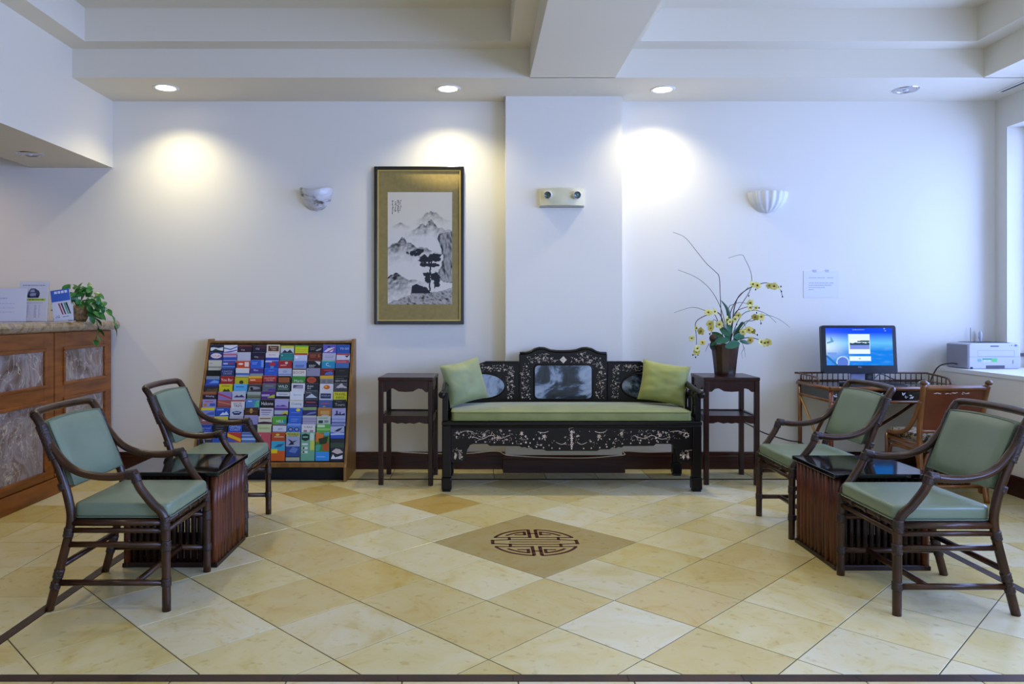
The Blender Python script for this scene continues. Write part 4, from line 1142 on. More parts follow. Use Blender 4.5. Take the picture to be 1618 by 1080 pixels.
b = MB(); b.ball(fl(412, 665, -.03), .030, .030, .034, 14, 10); cone = obj('pine_cone', b, M_cone, ar)
me = leaf_mesh('leaf', .075, .05, False, .1, mat('black_leaf', '14161A', .4)); o = bpy.data.objects.new('dark_leaf', me); C.objects.link(o); o.parent = ar; o.location = fl(410, 690, -.03); o.rotation_euler = (-1.2, 0, 2.8)

# ------------------------------------------------------------------ brochure rack and brochures
RX0, RX1 = -2.135, -.965
rack = thing('brochure_rack', 'sloping wooden brochure rack full of tourist leaflets against the wall', 'rack', ((RX0+RX1)/2, 5.9, 0))
rx = (RX1-RX0)/2
side = [(-.245, 0), (.235, 0), (.235, 1.06), (.130, 1.06), (-.225, .13), (-.245, .11)]       # (y,z)
for sx in (-1, 1):
    m = MB(); a, b = sorted((sx*rx, sx*(rx-.02))); m.prism(side, a, b, 'x'); obj('side_panel', m, M_rackwood, rack, bevel=.003)
m = MB(); m.box(-rx+.02, rx-.02, .215, .230, .10, 1.045); obj('back_board', m, M_rackwood, rack)
m = MB(); m.box(-rx+.02, rx-.02, .125, .215, 1.030, 1.045); obj('top_shelf', m, M_rackwood, rack)
m = MB(); m.box(-rx+.02, rx-.02, -.232, -.196, .108, .140); obj('front_rail', m, M_rackwood, rack, bevel=.003)
m = MB(); m.box(-rx+.02, rx-.02, -.20, .215, .100, .116); obj('bottom_shelf', m, M_rackwood, rack)
m = MB(); m.box(-rx+.02, rx-.02, -.14, -.125, 0, .100); obj('kick_board', m, M_blackmat, rack)
PITCH, DY, BH, TILT = .0590, .0250, .215, -math.radians(5)
def row_base(r):                       # r = 1 (top) .. 12
    return (-.190+(12-r)*DY, .146+(12-r)*PITCH)
for r in range(1, 13):
    y, z = row_base(r); m = MB()
    T = Matrix.Translation((0, y+.0118, z)) @ Matrix.Rotation(TILT, 4, 'X')
    m.box(-rx+.022, rx-.022, 0, .0018, 0, .200, T); obj('divider', m, M_blackmat, rack)
    m = MB(); m.box(-rx+.022, rx-.022, -.013, .0135, -.006, -.0015, T); obj('tier_shelf', m, M_blackmat, rack)

# (description, base colour, prints). b: band s0,s1 | r: rectangle x0,x1,s0,s1 | o: oval x,s,rx,rs | t: lettering | m: outline; s runs down the cover in units of the visible strip
BRO = [
 [('navy cover with snowy hill picture', '1C2440', [('m', 'D8DEE2', [(.02, .35), (.3, .3), (.6, .42), (.98, .3), (.98, .75), (.02, .75)]), ('m', '2E4A34', [(.1, .8), (.4, .5), (.6, .65), (.98, .8)])]),
  ('white cover with sweeping blue waves', 'D8DCE4', [('m', '4A62B0', [(0, .3), (.5, .5), (1, .15), (1, .3), (.5, .65), (0, .45)]), ('m', '5A58A8', [(0, .9), (.6, .75), (1, .6), (1, .75), (.5, .95), (0, 1)])]),
  ('dark maroon cover lettered City with red edge', '32182C', [('b', 0, .14, '8A2A34'), ('t', 'City', .35, .6, .26, 'D8D4DC')]),
  ('tall navy cover lettered City in white', '1E1A38', [('r', .3, 1, .1, .4, '4A1E38'), ('t', 'City', .35, .45, .28, 'E0DCE4')]),
  ('cream cover with brown framed title', 'D8CDB8', [('r', .12, .92, .15, .85, '5A3222'), ('t', 'Pioneer', .52, .36, .2, 'D8CDB8'), ('t', 'Cabin', .55, .62, .2, 'D8CDB8')]),
  ('yellow topped cover with grey mountain photo', 'C9CFD4', [('b', 0, .3, 'C6C83C'), ('m', '2C3440', [(.1, .95), (.3, .55), (.5, .8), (.7, .5), (.95, .95)])]),
  ('bright lime yellow cover with green edge', 'D2D41E', [('b', 0, .2, '6FBE2C'), ('b', .45, .52, 'A8AE18', ), ('b', .7, .76, 'A8AE18')]),
  ('black cover with pale wing photo', '17171A', [('m', '9A9A98', [(.5, .6), (.95, .3), (.9, .55), (.6, .75)]), ('r', .1, .5, .3, .36, '8A7F6A'), ('r', .1, .4, .5, .56, '8A7F6A')]),
  ('violet cover with white swoosh and red slash', '5E58B4', [('m', 'D4D2E4', [(.05, .95), (.4, .45), (.9, .35), (.7, .95)]), ('m', 'A03044', [(.3, .95), (.85, .4), (.9, .5), (.4, 1)]), ('o', .45, .3, .12, .14, '26233A')]),
  ('plain blue cover with pale TO GO lettering', '1E4E9E', [('t', 'TO GO', .6, .5, .26, 'C8D8EC')])],
 [('navy cover with red and white TOURS badge', '1D2F7A', [('o', .5, .42, .42, .34, 'E4DCE0'), ('t', 'TOURS', .5, .44, .3, 'A83444')]),
  ('pink and lilac cover with blue foot', 'B4A6C8', [('b', .2, .35, 'B85468'), ('b', .6, 1, '2E52B0')]),
  ('plain pale grey cover', 'B8BCD0', []),
  ('low navy cover lettered City beneath its twin', '1A1734', [('r', .4, .95, .5, .8, '4A1C34'), ('t', 'City', .36, .6, .28, 'DDD9E2')]),
  ('white cover with red heading and blue foot', 'DAD6DC', [('t', 'Bay Way', .5, .28, .22, 'B43440'), ('b', .62, 1, '2A48B4')]),
  ('plain teal green cover', '1F7F7C', [('o', .15, .3, .07, .1, '8CC4C0'), ('b', .62, .68, '2E9490')]),
  ('white and pale blue cover with red top band', 'C4CCE2', [('b', 0, .24, 'B03C1C'), ('o', .2, .55, .1, .16, 'F0F0F4')]),
  ('brick red cover with gold number five', '6A2418', [('t', '5', .8, .38, .36, 'D2A05A'), ('r', .15, .6, .25, .32, 'B87858'), ('r', .15, .55, .5, .56, 'B87858')]),
  ('pale lavender cover with grey text lines', 'B4B2C8', [('r', .2, .85, .35, .4, '85849C'), ('r', .2, .8, .55, .6, '85849C')]),
  ('white cover with crimson band and dark swoosh', 'D0CCD6', [('b', 0, .2, 'A8323C'), ('m', '3A2A34', [(.6, .3), (.98, .2), (.8, .55)])])],
 [('cream white cover with small dark wi', 'C4C4B4', [('t', 'wi', .2, .38, .2, '3A3A3A'), ('b', .8, 1, '8A8C80')]),
  ('royal blue cover with red and white skyline', '2648A0', [('r', .1, .45, .25, .45, 'B8C0DC'), ('r', .5, .9, .25, .42, 'A04048'), ('b', .7, .82, '6E9AC8')]),
  ('orange red cover with white blocks', 'CE4A22', [('r', .6, .92, .15, .75, 'E8D4CC'), ('o', .3, .4, .2, .12, 'EEDCD4')]),
  ('bright blue cover with lighter square', '2A62C8', [('r', .08, .7, .2, .7, '2456C4'), ('r', .82, 1, .05, .95, '7A9ADA'), ('r', .12, .55, .3, .36, 'A8C0EC'), ('r', .12, .5, .5, .56, 'A8C0EC')]),
  ('blue cover with big red spot', '1E4AA8', [('o', .55, .42, .25, .3, 'B03244'), ('r', .4, .65, .65, 1, '4A92D8'), ('r', 0, .5, .02, .16, 'C0D0EC')]),
  ('red cover with small white emblem', 'A02428', [('o', .6, .3, .12, .16, 'DCB8B4'), ('r', .15, .6, .55, .66, 'D8A8A4')]),
  ('soft blue cover with darker text lines', '8098D0', [('r', .15, .85, .55, .66, '47589A'), ('r', .15, .8, .75, .84, '47589A')]),
  ('black cover with white triangle', '1A1A1E', [('m', 'C8C8CC', [(.55, .05), (.98, .1), (.9, .6)]), ('r', .1, .6, .55, .64, 'B8B8BC'), ('r', .1, .5, .75, .84, 'B8B8BC')]),
  ('turquoise cover with white letter C', '1C8CB4', [('b', 0, .12, '6EC07A'), ('t', 'C', .42, .5, .4, 'E4F2F4'), ('t', 'line', .6, .72, .16, 'C8E6EC')]),
  ('half red half blue cover', '3C6AA8', [('b', 0, .42, 'A84450'), ('r', .1, .8, .22, .3, 'D0909A')])],
 [None,
  ('navy cover lettered CENTRAL CRUISES', '203468', [('t', 'COASTAL', .5, .35, .22, 'A8B4D4'), ('t', 'CRUISES', .5, .65, .22, 'A8B4D4')]),
  ('plain white cover with blue foot', 'D4D2D4', [('b', .62, .95, '5070B8')]),
  ('purple cover with white heading', '3E3488', [('t', 'Blue', .45, .25, .24, 'C8C4E4'), ('b', .7, 1, '8C9A9C')]),
  ('clear mid blue cover', '2C5CC4', [('r', .3, .7, .3, .36, '7FA0E4')]),
  ('pale blue grey cover with centred text', 'B0B8D0', [('o', .5, .4, .18, .2, '98A4BC'), ('b', .72, .84, '7A88C0')]),
  ('white cover with red outlined BOOM', 'DAD8D0', [('b', 0, .16, '5A4A20'), ('t', 'BOOM', .45, .5, .34, 'B02C3C')]),
  ('plain mauve grey cover', '8E8CA4', [('o', .15, .25, .04, .06, '4A4860')]),
  ('dark red cover with blue boat', '6A1E2A', [('m', '4E6EB8', [(.3, .85), (.4, .55), (.75, .4), (.95, .6), (.9, .85)]), ('r', .25, .9, .2, .32, 'B04A54')]),
  ('plain black cover with faint grey title', '1C1B1E', [('r', .3, .7, .35, .42, '55524E')])],
 [('blue and grey sea cover', '2C50B0', [('b', 0, .4, '7C8AA0'), ('m', '6FA4E4', [(.2, .9), (.6, .5), (.95, .65), (.95, .85)])]),
  ('red cover with white You Bar script', '9E2420', [('t', 'You Bar', .48, .5, .36, 'F0DCD8')]),
  ('yellow green cover with dark figure', 'BEB428', [('o', .5, .75, .16, .25, '3A3A14'), ('b', 0, .12, '7A8A24')]),
  ('orange and yellow sunset cover', 'C4501E', [('b', 0, .3, 'E0B030'), ('r', .1, .5, .45, .6, 'F0C8A0'), ('b', .8, 1, '8A3018')]),
  ('crimson cover with two lines of pale title', 'A8302A', [('t', 'CALIFORNIA', .5, .33, .17, 'ECC8C0'), ('t', 'CRUISES', .5, .6, .17, 'ECC8C0'), ('b', .78, 1, '2C2A6A')]),
  ('brown cover with orange plaque', '241710', [('r', .1, .9, .2, .85, 'A45C34'), ('r', .2, .8, .35, .42, '6A3218'), ('r', .2, .8, .6, .67, '6A3218')]),
  ('green cover with white title', '3E8A34', [('t', 'Marin', .5, .6, .36, 'DCE8D4'), ('b', .85, 1, '7A5A5C')]),
  ('black cover with orange oval badge', '15141A', [('o', .42, .5, .36, .4, 'B84A2E'), ('t', 'DIS', .42, .5, .3, '2A1410')]),
  ('gold topped cover with grey figures', '85868A', [('b', 0, .4, 'D2A822'), ('r', .1, .42, .5, 1, '6E7078'), ('r', .55, .9, .5, 1, '70727A')]),
  ('black cover lettered NEW VIEWS', '121214', [('r', .1, .7, .25, .32, '6A6A6E'), ('t', 'NEW VIEWS', .5, .6, .24, 'C8C8CC')])],
 [('dark brown and navy harbour cover', '2A2A34', [('b', 0, .25, '24409A'), ('m', '5E4A30', [(0, 1), (.3, .55), (.6, .7), (.98, .5), (.98, 1)])]),
  ('yellow cover with running silhouettes', 'CCC41C', [('m', '2C3A10', [(.25, 1), (.4, .6), (.55, .75), (.7, .6), (.85, 1)]), ('r', .2, .8, .2, .3, '7E8A1C')]),
  ('sky blue cover with thin blue line', '58AEDC', [('r', .15, .75, .3, .42, '2A6CB4')]),
  ('dark photo cover in black and grey', '3A3C40', [('m', '8A8E92', [(.05, .9), (.15, .3), (.4, .25), (.9, .4), (.9, .6), (.3, .7)]), ('o', .3, .55, .12, .2, '16171A')]),
  ('slate grey cover with violet corner', '5E6670', [('r', .45, .98, .6, .9, '5A3A8E'), ('r', .2, .8, .2, .3, '8A929A')]),
  ('dark green cover lettered WILD', '26403A', [('t', 'WILD', .48, .35, .34, 'E0E8E4'), ('r', .1, .9, .65, .72, '8AA49A')]),
  ('white cover with dark coast photograph', 'DCDCE4', [('r', .12, .85, .2, .65, '4A4A5C'), ('m', '9A94AC', [(.15, .62), (.4, .35), (.82, .25), (.82, .62)])]),
  ('midnight cover lettered Asian Art', '1D2430', [('t', 'Asian', .36, .3, .26, 'D4DAE0'), ('t', 'Art', .28, .6, .26, 'D4DAE0'), ('r', .1, .9, .85, .9, '6E7884')]),
  ('white cover with round orange badge', 'DAD8DA', [('o', .52, .42, .24, .28, 'D0641E'), ('o', .46, .36, .1, .12, 'E8A23C'), ('r', .2, .25, .5, .6, '8A8A8A')]),
  ('grey warship cover lettered USS', '4A4A58', [('m', 'C4C4CC', [(.2, .45), (.55, .0), (.62, .0), (.7, .25), (.98, .5), (.98, .6), (.2, .6)]), ('t', 'USS', .5, .72, .4, '14141C')])],
 [('rust topped cover with white script', '2A2038', [('b', 0, .3, '9A5A2A'), ('t', 'Whaling', .5, .55, .3, 'D8D0D8')]),
  ('lilac cover with diagonal red stripe', '8A7CBC', [('m', 'B8384E', [(0, .1), (1, .75), (1, .95), (0, .35)])]),
  ('pale grey cover with navy mountains', 'B8BECC', [('m', '2A3570', [(.1, .8), (.35, .5), (.5, .65), (.7, .45), (.95, .8)])]),
  ('olive grey field cover', '76806C', [('b', 0, .35, 'A0A8A4'), ('b', .6, .72, '4A5A3C')]),
  ('plum cover with lime hillside', '5A2C7A', [('m', 'B2BE3A', [(.4, .85), (.7, .55), (.98, .4), (.98, .85)]), ('r', 0, .6, .4, .65, 'A8A4C4')]),
  ('white topped cover with black photo strip', 'C8CCD6', [('b', .5, .85, '1C2420'), ('r', .15, .85, .2, .3, '8A90A0')]),
  ('white cover with pale blue script', 'DCE0E8', [('t', 'Bateau', .55, .42, .26, '6EA6D8')]),
  ('dark cover with white peak', '3A4048', [('m', 'C0CAD8', [(.05, .85), (.5, .3), (.95, .85)]), ('r', .1, .5, .15, .22, '96A0AA')]),
  ('white cover with navy title box', 'CCD0DC', [('r', .08, .86, .15, .8, '26305E'), ('t', 'MUSEUM', .47, .45, .2, 'B0B8D8')]),
  ('bright yellow cover lettered TRAVEL INFO', 'D0D01E', [('t', 'TRAVEL', .5, .3, .3, '2C2E14'), ('t', 'INFO!', .5, .7, .3, '2C2E14')])],
 [('lilac cover with orange ball and blue corner', '9A96C4', [('o', .2, .7, .13, .2, 'C87A44'), ('r', .55, .95, .5, .85, '3A5AB0'), ('r', .2, .8, .2, .32, 'B45A78')]),
  ('terracotta bridge cover', '9E5248', [('m', 'C87A6C', [(0, .15), (1, .5), (1, .62), (0, .3)]), ('b', .75, 1, '8A4A44')]),
  ('white cover lettered KAYAK TRIPS', 'DAD8D8', [('b', 0, .18, 'B43034'), ('t', 'KAYAK', .5, .4, .22, '3A4048'), ('t', 'TRIPS', .5, .74, .32, '1E2430')]),
  ('blue and green cover with letter G', '4A7CC0', [('m', '5CB48A', [(.6, 1), (.8, .2), (1, .1), (1, 1)]), ('t', 'G', .68, .55, .5, '46B45A'), ('r', .15, .45, .2, .34, 'C0D0EC')]),
  ('black cover with white Hakone script', '141418', [('t', 'Hakone', .5, .48, .42, 'E0E0E4')]),
  ('lavender cover with purple hills', 'A8A2D4', [('m', '52308A', [(0, .95), (.2, .78), (.4, .86), (.6, .72), (.98, .95)])]),
  ('cream cover with navy Cruising script', 'D4D8DC', [('t', 'Cruising', .5, .5, .36, '42507A'), ('b', 0, .08, 'C8C070')]),
  ('navy cover with red heading and violet bar', '221C34', [('r', .15, .85, .25, .38, 'A84A4E'), ('b', .65, .75, '5A3A8A')]),
  ('denim blue cover with coral text', '3C5C9C', [('r', .15, .8, .35, .52, 'A8506C'), ('o', .4, .82, .12, .08, 'A8A84A')]),
  ('black cover lettered Walking Tours', '16181C', [('t', 'Walking', .45, .25, .2, '7A7E84'), ('t', 'Tours', .52, .62, .36, 'B4B8BC')])],
 [('yellow topped lake cover', '7E8AC4', [('b', 0, .32, 'D6CE1E'), ('m', '3C5CB4', [(.3, .9), (.6, .6), (.98, .5), (.98, .9)])]),
  ('cobalt cover with white snow peaks', '2050B0', [('m', 'D0DCEC', [(.3, .95), (.55, .55), (.65, .7), (.8, .45), (.98, .9)]), ('r', .1, .6, .15, .34, '7A9ADC')]),
  ('pale cover with dark blue badge', 'BCC4D0', [('m', '2A3468', [(.12, .5), (.5, .35), (.88, .5), (.7, .85), (.3, .85)]), ('r', .3, .7, .5, .6, 'C8D0E0')]),
  ('chocolate cover with gold crest', '452818', [('o', .48, .4, .12, .3, 'C09A54'), ('m', '8A6434', [(.05, .5), (.4, .4), (.55, .4), (.95, .5), (.55, .5)])]),
  ('white cover with violet text block', 'CAC8D4', [('r', .1, .9, .2, .34, '5A5078'), ('r', .1, .8, .5, .62, '8A84A8'), ('r', .15, .7, .75, .84, '8A84A8')]),
  ('violet band cover with yellow dune', '5A3A8A', [('b', .35, .85, 'A8B8C4'), ('m', 'C8B83A', [(.4, .85), (.75, .5), (.98, .45), (.98, .85)]), ('m', '1C1A14', [(.5, .9), (.8, .75), (.98, .9)])]),
  ('blue cover with yellow sticker', '2E5CC0', [('o', .68, .25, .16, .2, 'D8D43C'), ('r', .15, .8, .55, .62, '6E94E0')]),
  ('sage topped cover with indigo river', '7FA06A', [('b', .35, 1, '302C62'), ('m', '6E7AB8', [(.2, .95), (.5, .65), (.95, .55), (.95, .75)])]),
  ('amber cover with pale seal', 'B4742E', [('r', .2, .85, .35, .8, 'C89A54'), ('o', .55, .95, .3, .12, 'C8BCA4')]),
  ('lilac cover with dark standing figures', 'A8A4D0', [('r', .3, .42, .3, .9, '2A2A54'), ('r', .55, .65, .45, .9, '34346A'), ('m', '28284C', [(.05, .95), (.3, .65), (.7, .75), (.95, .6), (.95, .95)])])],
 [('reddish crowd photo cover', '8A5A60', [('m', 'C8B4BC', [(.1, .6), (.3, .3), (.5, .5), (.9, .4), (.9, .6)])]),
  ('lemon yellow cover with grey foot', 'C4BE54', [('b', .45, 1, '9A9478')]),
  ('black and white cover half hidden by the armrest', '3A3A42', [('b', 0, .3, 'A8AAB4')]),
  ('plain lilac cover half hidden by the armrest', '9490BE', []),
  ('cream cover with dark vineyard foot', 'CEC6B4', [('r', .1, .9, .2, .34, '7A6A54'), ('m', '3A2434', [(0, .75), (.4, .65), (.98, .75), (.98, 1), (0, 1)])]),
  ('leaf green and teal cover lettered HILL', '54A83A', [('m', '2E8CA0', [(.35, 1), (.8, .5), (1, .4), (1, 1)]), ('t', 'HILL', .55, .65, .34, 'E4F0E0')]),
  ('azure blue cover with faint title', '3468C8', [('r', .2, .75, .3, .38, '7CA0E4'), ('r', .2, .65, .55, .62, '7CA0E4')]),
  ('mauve grey cover with pale stripes', 'A8A4BC', [('b', .3, .4, '8480A0'), ('b', .6, .7, '8480A0'), ('b', 0, .1, 'C8C6D4')]),
  ('pale green cover with dark BE block', 'BCC8BC', [('r', .12, .45, .5, .85, '2A3A34'), ('r', .55, .85, .5, .8, '7A8A84'), ('r', .1, .8, .15, .28, '8AA09A')]),
  ('powder blue cover with lilac band', 'A0ACD4', [('b', .4, .52, '7886C8'), ('b', .8, 1, '5A6AA0')])],
 [('royal blue cover lettered Carmel', '22429C', [('t', 'Carmel', .5, .42, .34, '8AA0DC'), ('r', .2, .85, .75, .82, '7088CC')]),
  ('black cover with faint grey lines', '1C1E28', [('r', .2, .8, .3, .36, '6A6C78'), ('r', .2, .7, .6, .66, '6A6C78')]),
  ('bright blue cover lettered CENTRAL COAST', '1E50B4', [('t', 'CENTRAL', .5, .35, .28, 'C8D8F0'), ('t', 'COAST', .5, .7, .28, 'C8D8F0')]),
  ('dark navy cover behind the armrest', '20243C', [('r', .3, .7, .3, .4, '5A607C')]),
  ('pale green cover with olive Symmetry title', 'BCCA98', [('t', 'Symmetry', .5, .5, .3, '5A6A34')]),
  ('white cover with maroon top', 'CCD0DC', [('b', 0, .14, '5A2A3A'), ('t', 'art', .55, .55, .26, '4A5A8A'), ('b', .9, 1, '3A2A44')]),
  ('blue cover with two wheels', '4A7CC8', [('o', .25, .7, .2, .26, '2A3454'), ('o', .7, .7, .2, .26, '2A3454'), ('b', 0, .25, '6E9ADC'), ('o', .25, .7, .12, .16, '8A9ACC'), ('o', .7, .7, .12, .16, '8A9ACC')]),
  ('white cover lettered K.RIAD with red pictures', 'D8D6D4', [('t', 'K.RIAD', .5, .32, .24, '2E3038'), ('r', .15, .4, .7, .95, 'B0707A'), ('r', .6, .85, .7, .95, 'A08A9A')]),
  ('spring green cover with white banner', '5AA848', [('r', .05, .6, .1, .4, 'C8DCC0'), ('b', .55, .8, '8CC46A')]),
  ('pale cover with dark leaping dolphin', 'B0B8D4', [('m', '2A2C44', [(.3, .85), (.5, .6), (.9, .35), (.7, .75), (.5, .9)]), ('b', 0, .25, '6A78A8')])],
 [('grey and black city photo leaflet', '8A8C98', [('b', 0, .5, 'B0B2C0'), ('b', .9, 3.6, '2A2C3C')]),
  ('deep blue leaflet with white sail', '2450A8', [('m', 'C8D4E8', [(.4, .7), (.55, .3), (.65, .7)])]),
  ('red leaflet with yellow diagonal bands', 'B83C34', [('m', 'E0B020', [(0, .1), (1, .8), (1, 1.2), (0, .5)]), ('m', '3A5AA8', [(0, .6), (.8, 1.2), (0, 1.2)])]),
  ('blue and white ferry leaflet', '4A6CA8', [('b', .3, .45, '9AB0D4'), ('b', .7, .95, 'A0C0E0')]),
  ('coral red leaflet with pale V', 'B8505C', [('t', 'V', .25, .4, .3, 'D8C8CC')]),
  ('orange leaflet with cyan sea picture and yellow sticker', 'C85A1E', [('b', 0, 1.05, 'A84A24'), ('o', .45, .3, .14, .14, 'D8C040'), ('r', .2, .9, .5, .62, 'E0B090'), ('b', 1.1, 2.3, '38A0C4'), ('m', '1E5A8A', [(.2, 1.9), (.5, 1.5), (.95, 1.4), (.7, 1.8)]), ('r', 0, .45, 2.1, 2.6, 'DCCC1C')]),
  ('whale watching leaflet with breaching whale', '9CA4C0', [('b', 0, .5, 'B0B85A'), ('t', 'WHALE', .5, .22, .3, '3A4420'), ('t', 'WATCHING', .5, .45, .14, '3A4420'), ('m', '1E2438', [(.1, .75), (.45, 1.1), (.6, 1.5), (.15, 1.6), (.35, 1.25)]), ('m', '1E2438', [(.45, 1.15), (.8, .95), (.55, 1.3)]), ('b', 1.75, 3.0, '2A4A8A'), ('m', '5A7AB8', [(.2, 2.4), (.5, 1.8), (.9, 2.0), (.7, 2.6)]), ('b', 3.0, 3.1, '20242C'), ('b', 3.1, 3.6, 'A8AE8A')]),
  ('mint green leaflet with black hexagon badge', '6AA88A', [('m', '1C2C2A', [(.32, .15), (.6, .3), (.6, .9), (.32, 1.1), (.05, .9), (.05, .3)]), ('r', .14, .5, .5, .66, '8AC0A8'), ('r', .66, .95, .1, 1.0, 'C0D4CC'), ('r', .68, .98, 1.0, 2.2, 'C0CC50'), ('r', .08, .5, 1.35, 1.6, 'D0DCD4'), ('r', .08, .5, 1.8, 2.1, 'D0DCD4'), ('r', .08, .5, 2.3, 2.6, 'D0DCD4'), ('o', .2, 1.95, .08, .12, '26342E'), ('o', .2, 2.45, .08, .12, '26342E')]),
  ('autumn forest leaflet with blue foot', '4A7A34', [('m', 'C8702C', [(0, 0), (.6, .2), (.5, 1.0), (0, 1.2)]), ('m', '26301A', [(.2, .8), (.9, .5), (.8, 1.4), (.3, 1.5)]), ('m', 'A84E22', [(.5, 1.6), (.98, 1.2), (.98, 2.3), (.6, 2.3)]), ('m', '3CA088', [(0, 1.6), (.4, 1.5), (.3, 2.3), (0, 2.3)]), ('r', .6, 1, 0, .4, '4AA0C0'), ('b', 2.4, 3.6, '2E8EDC'), ('r', .1, .7, 3.0, 3.06, 'A8D4F4')]),
  ('tall blue and black mountain leaflet', '1A2230', [('b', 0, .75, '2E50B8'), ('m', 'B0C0E0', [(0, .15), (.5, .0), (1, .1), (1, .3), (0, .35)]), ('b', 1.3, 1.9, '34483A'), ('m', 'C8B8B4', [(.1, 2.4), (.4, 2.0), (.7, 2.1), (.95, 2.5), (.5, 2.7)]), ('m', 'DCE0E8', [(.05, 3.3), (.2, 2.7), (.35, 3.1), (.6, 3.0), (.9, 2.8), (.9, 3.3)])])],
]
ROWN = ['top', 'second', 'third', 'fourth', 'fifth', 'sixth', 'seventh', 'eighth', 'ninth', 'tenth', 'eleventh', 'bottom']
rb = random.Random(17)
BW, SV = .1045, .0605
def brochure(r, c, spec):
    desc, base, prints = spec
    mb = MB(); mats = []; idx = {}
    def use(h):
        if h not in idx: idx[h] = len(mats); mats.append(flat(h))
        mb.cur = idx[h]
    th = rb.uniform(.004, .009); dz = rb.uniform(-.004, .006) if r < 12 else 0
    use(base); mb.box(-BW/2, BW/2, -th, 0, 0, BH)
    use('D6D4CC'); mb.box(-BW/2+.0015, BW/2-.0015, -th+.0012, -.0002, BH, BH+.0006)
    lay = 1
    def X(x): return -BW/2+BW*min(1, max(0, x))
    def Z(s): return max(0.002, BH-SV*s)
    for p in prints:
        y = -th-.00012*lay; lay += 1
        if p[0] == 'b': use(p[3]); q = [(X(0), y, Z(p[2])), (X(1), y, Z(p[2])), (X(1), y, Z(p[1])), (X(0), y, Z(p[1]))]; mb.add(q, [(0, 1, 2, 3)])
        elif p[0] == 'r': use(p[5]); q = [(X(p[1]), y, Z(p[4])), (X(p[2]), y, Z(p[4])), (X(p[2]), y, Z(p[3])), (X(p[1]), y, Z(p[3]))]; mb.add(q, [(0, 1, 2, 3)])
        elif p[0] == 'o':
            use(p[5]); mb.add([(X(p[1]+p[3]*math.cos(2*PI*k/14)), y, Z(p[2]+p[4]*math.sin(-2*PI*k/14))) for k in range(14)], [tuple(range(14))])
        elif p[0] == 'm':
            q = [(X(a), y, Z(s)) for a, s in p[2]]
            A = sum(q[i-1][0]*q[i][2]-q[i][0]*q[i-1][2] for i in range(len(q)))
            if A < 0: q = q[::-1]
            use(p[1]); mb.add(q, [tuple(range(len(q)))])
        elif p[0] == 't':
            use(p[5]); v, f, tw, thh = text_geo(p[1]); hei = p[4]*SV; wid = min(hei/thh*tw*1.0, BW*.86)
            put_text(mb, p[1], X(p[2]), Z(p[3]), wid, hei, y)
    y, z = row_base(r)
    o = obj('brochure', mb, mats, None, (rack.location.x-.505+(c-1)*.1122+rb.uniform(-.0015, .0015), rack.location.y+y+.010, z+dz+.0005), (TILT, rb.uniform(-.018, .018) if r < 12 else 0, 0))
    tag(o, f"{desc}, {'bottom' if r == 12 else ROWN[r-1]} row of the wooden rack", 'brochure', 'brochures in the wooden rack')
for r, row in enumerate(BRO, 1):
    for c, spec in enumerate(row, 1):
        if spec: brochure(r, c, spec)

# ------------------------------------------------------------------ computer desk
DX, DYc = 3.13, 5.83
dk = thing('rattan_desk', 'bamboo writing desk with black lacquer top and gallery rail', 'desk', (DX, DYc, 0))
hx, y0, y1, zt = .515, -.29, .265, .720
m = MB(); m.box(-hx, hx, y0, y1, zt-.016, zt); obj('top', m, M_lacq, dk, bevel=.003)
m = MB(); m.tube([(-hx, y0, zt-.008), (hx, y0, zt-.008)], .015, 8); obj('edge_pole', m, M_bamboo, dk)
for sx in (-1, 1):
    m = MB(); m.tube([(sx*hx, y0, zt-.010), (sx*hx, y1, zt-.010)], .015, 8); obj('edge_pole', m, M_bamboo, dk)
    m = MB(); m.box(sx*(hx-.014)-.006, sx*(hx-.014)+.006, y0+.02, y1-.02, zt-.092, zt-.018); obj('side_panel', m, M_lacq, dk)
    m = MB(); m.tube([(sx*(hx-.012), y0, zt-.102), (sx*(hx-.012), y1, zt-.102)], .012, 8); obj('side_rail', m, M_bamboo, dk)
    for y in (y0+.012, y1-.012):
        m = MB(); m.tube([(sx*(hx-.012), y, 0), (sx*(hx-.012), y, .3), (sx*(hx-.012), y, zt-.012)], .0165, 9); obj('leg', m, M_panel if y < 0 else M_bamboo, dk)
    m = MB(); m.tube(smooth_path([(sx*(hx-.012), y1-.02, zt-.12), (sx*(hx-.012), 0, .36), (sx*(hx-.012), y0+.03, .06)], 5), .010, 8); obj('brace', m, mat('pale_bamboo', 'A88246', .35), dk)
    m = MB(); m.tube(smooth_path([(sx*(hx-.03), y0+.02, zt-.13), (sx*(hx-.03), -.05, .40), (sx*(hx-.03), y1-.04, .05)], 5), .013, 8); obj('brace', m, M_pole, dk)
m = MB(); m.box(-hx+.02, hx-.02, y0+.004, y0+.016, zt-.096, zt-.02); fp = obj('drawer_front', m, M_lacq, dk)
m = MB(); m.tube([(-hx, y0+.006, zt-.106), (hx, y0+.006, zt-.106)], .011, 8); obj('front_rail', m, M_bamboo, dk)
m = MB(); m.box(-hx+.02, hx-.02, y1-.04, y1-.025, .40, zt-.02); obj('modesty_rail', m, mat('shadow_wood', '2E1A10', .5), dk) if False else None
m = MB(); m.tube(smooth_path([(.10, y1-.06, .36), (.28, y1-.08, .48), (.44, y1-.08, zt-.12)], 4), .012, 8); m.tube([(-.30, y1-.05, .60), (.47, y1-.05, .64)], .010, 8); obj('rear_brace', m, M_pole, dk)
m = MB(); rnd = random.Random(2)
for cx in (-.44, -.17, 0.06, .33, .42):
    for k in range(7):
        a = rnd.uniform(0, PI); flake(m, cx+rnd.uniform(-.045, .045), zt-.058+rnd.uniform(-.018, .018), a, rnd.uniform(.018, .034), rnd.uniform(.008, .014), y0+.0035)
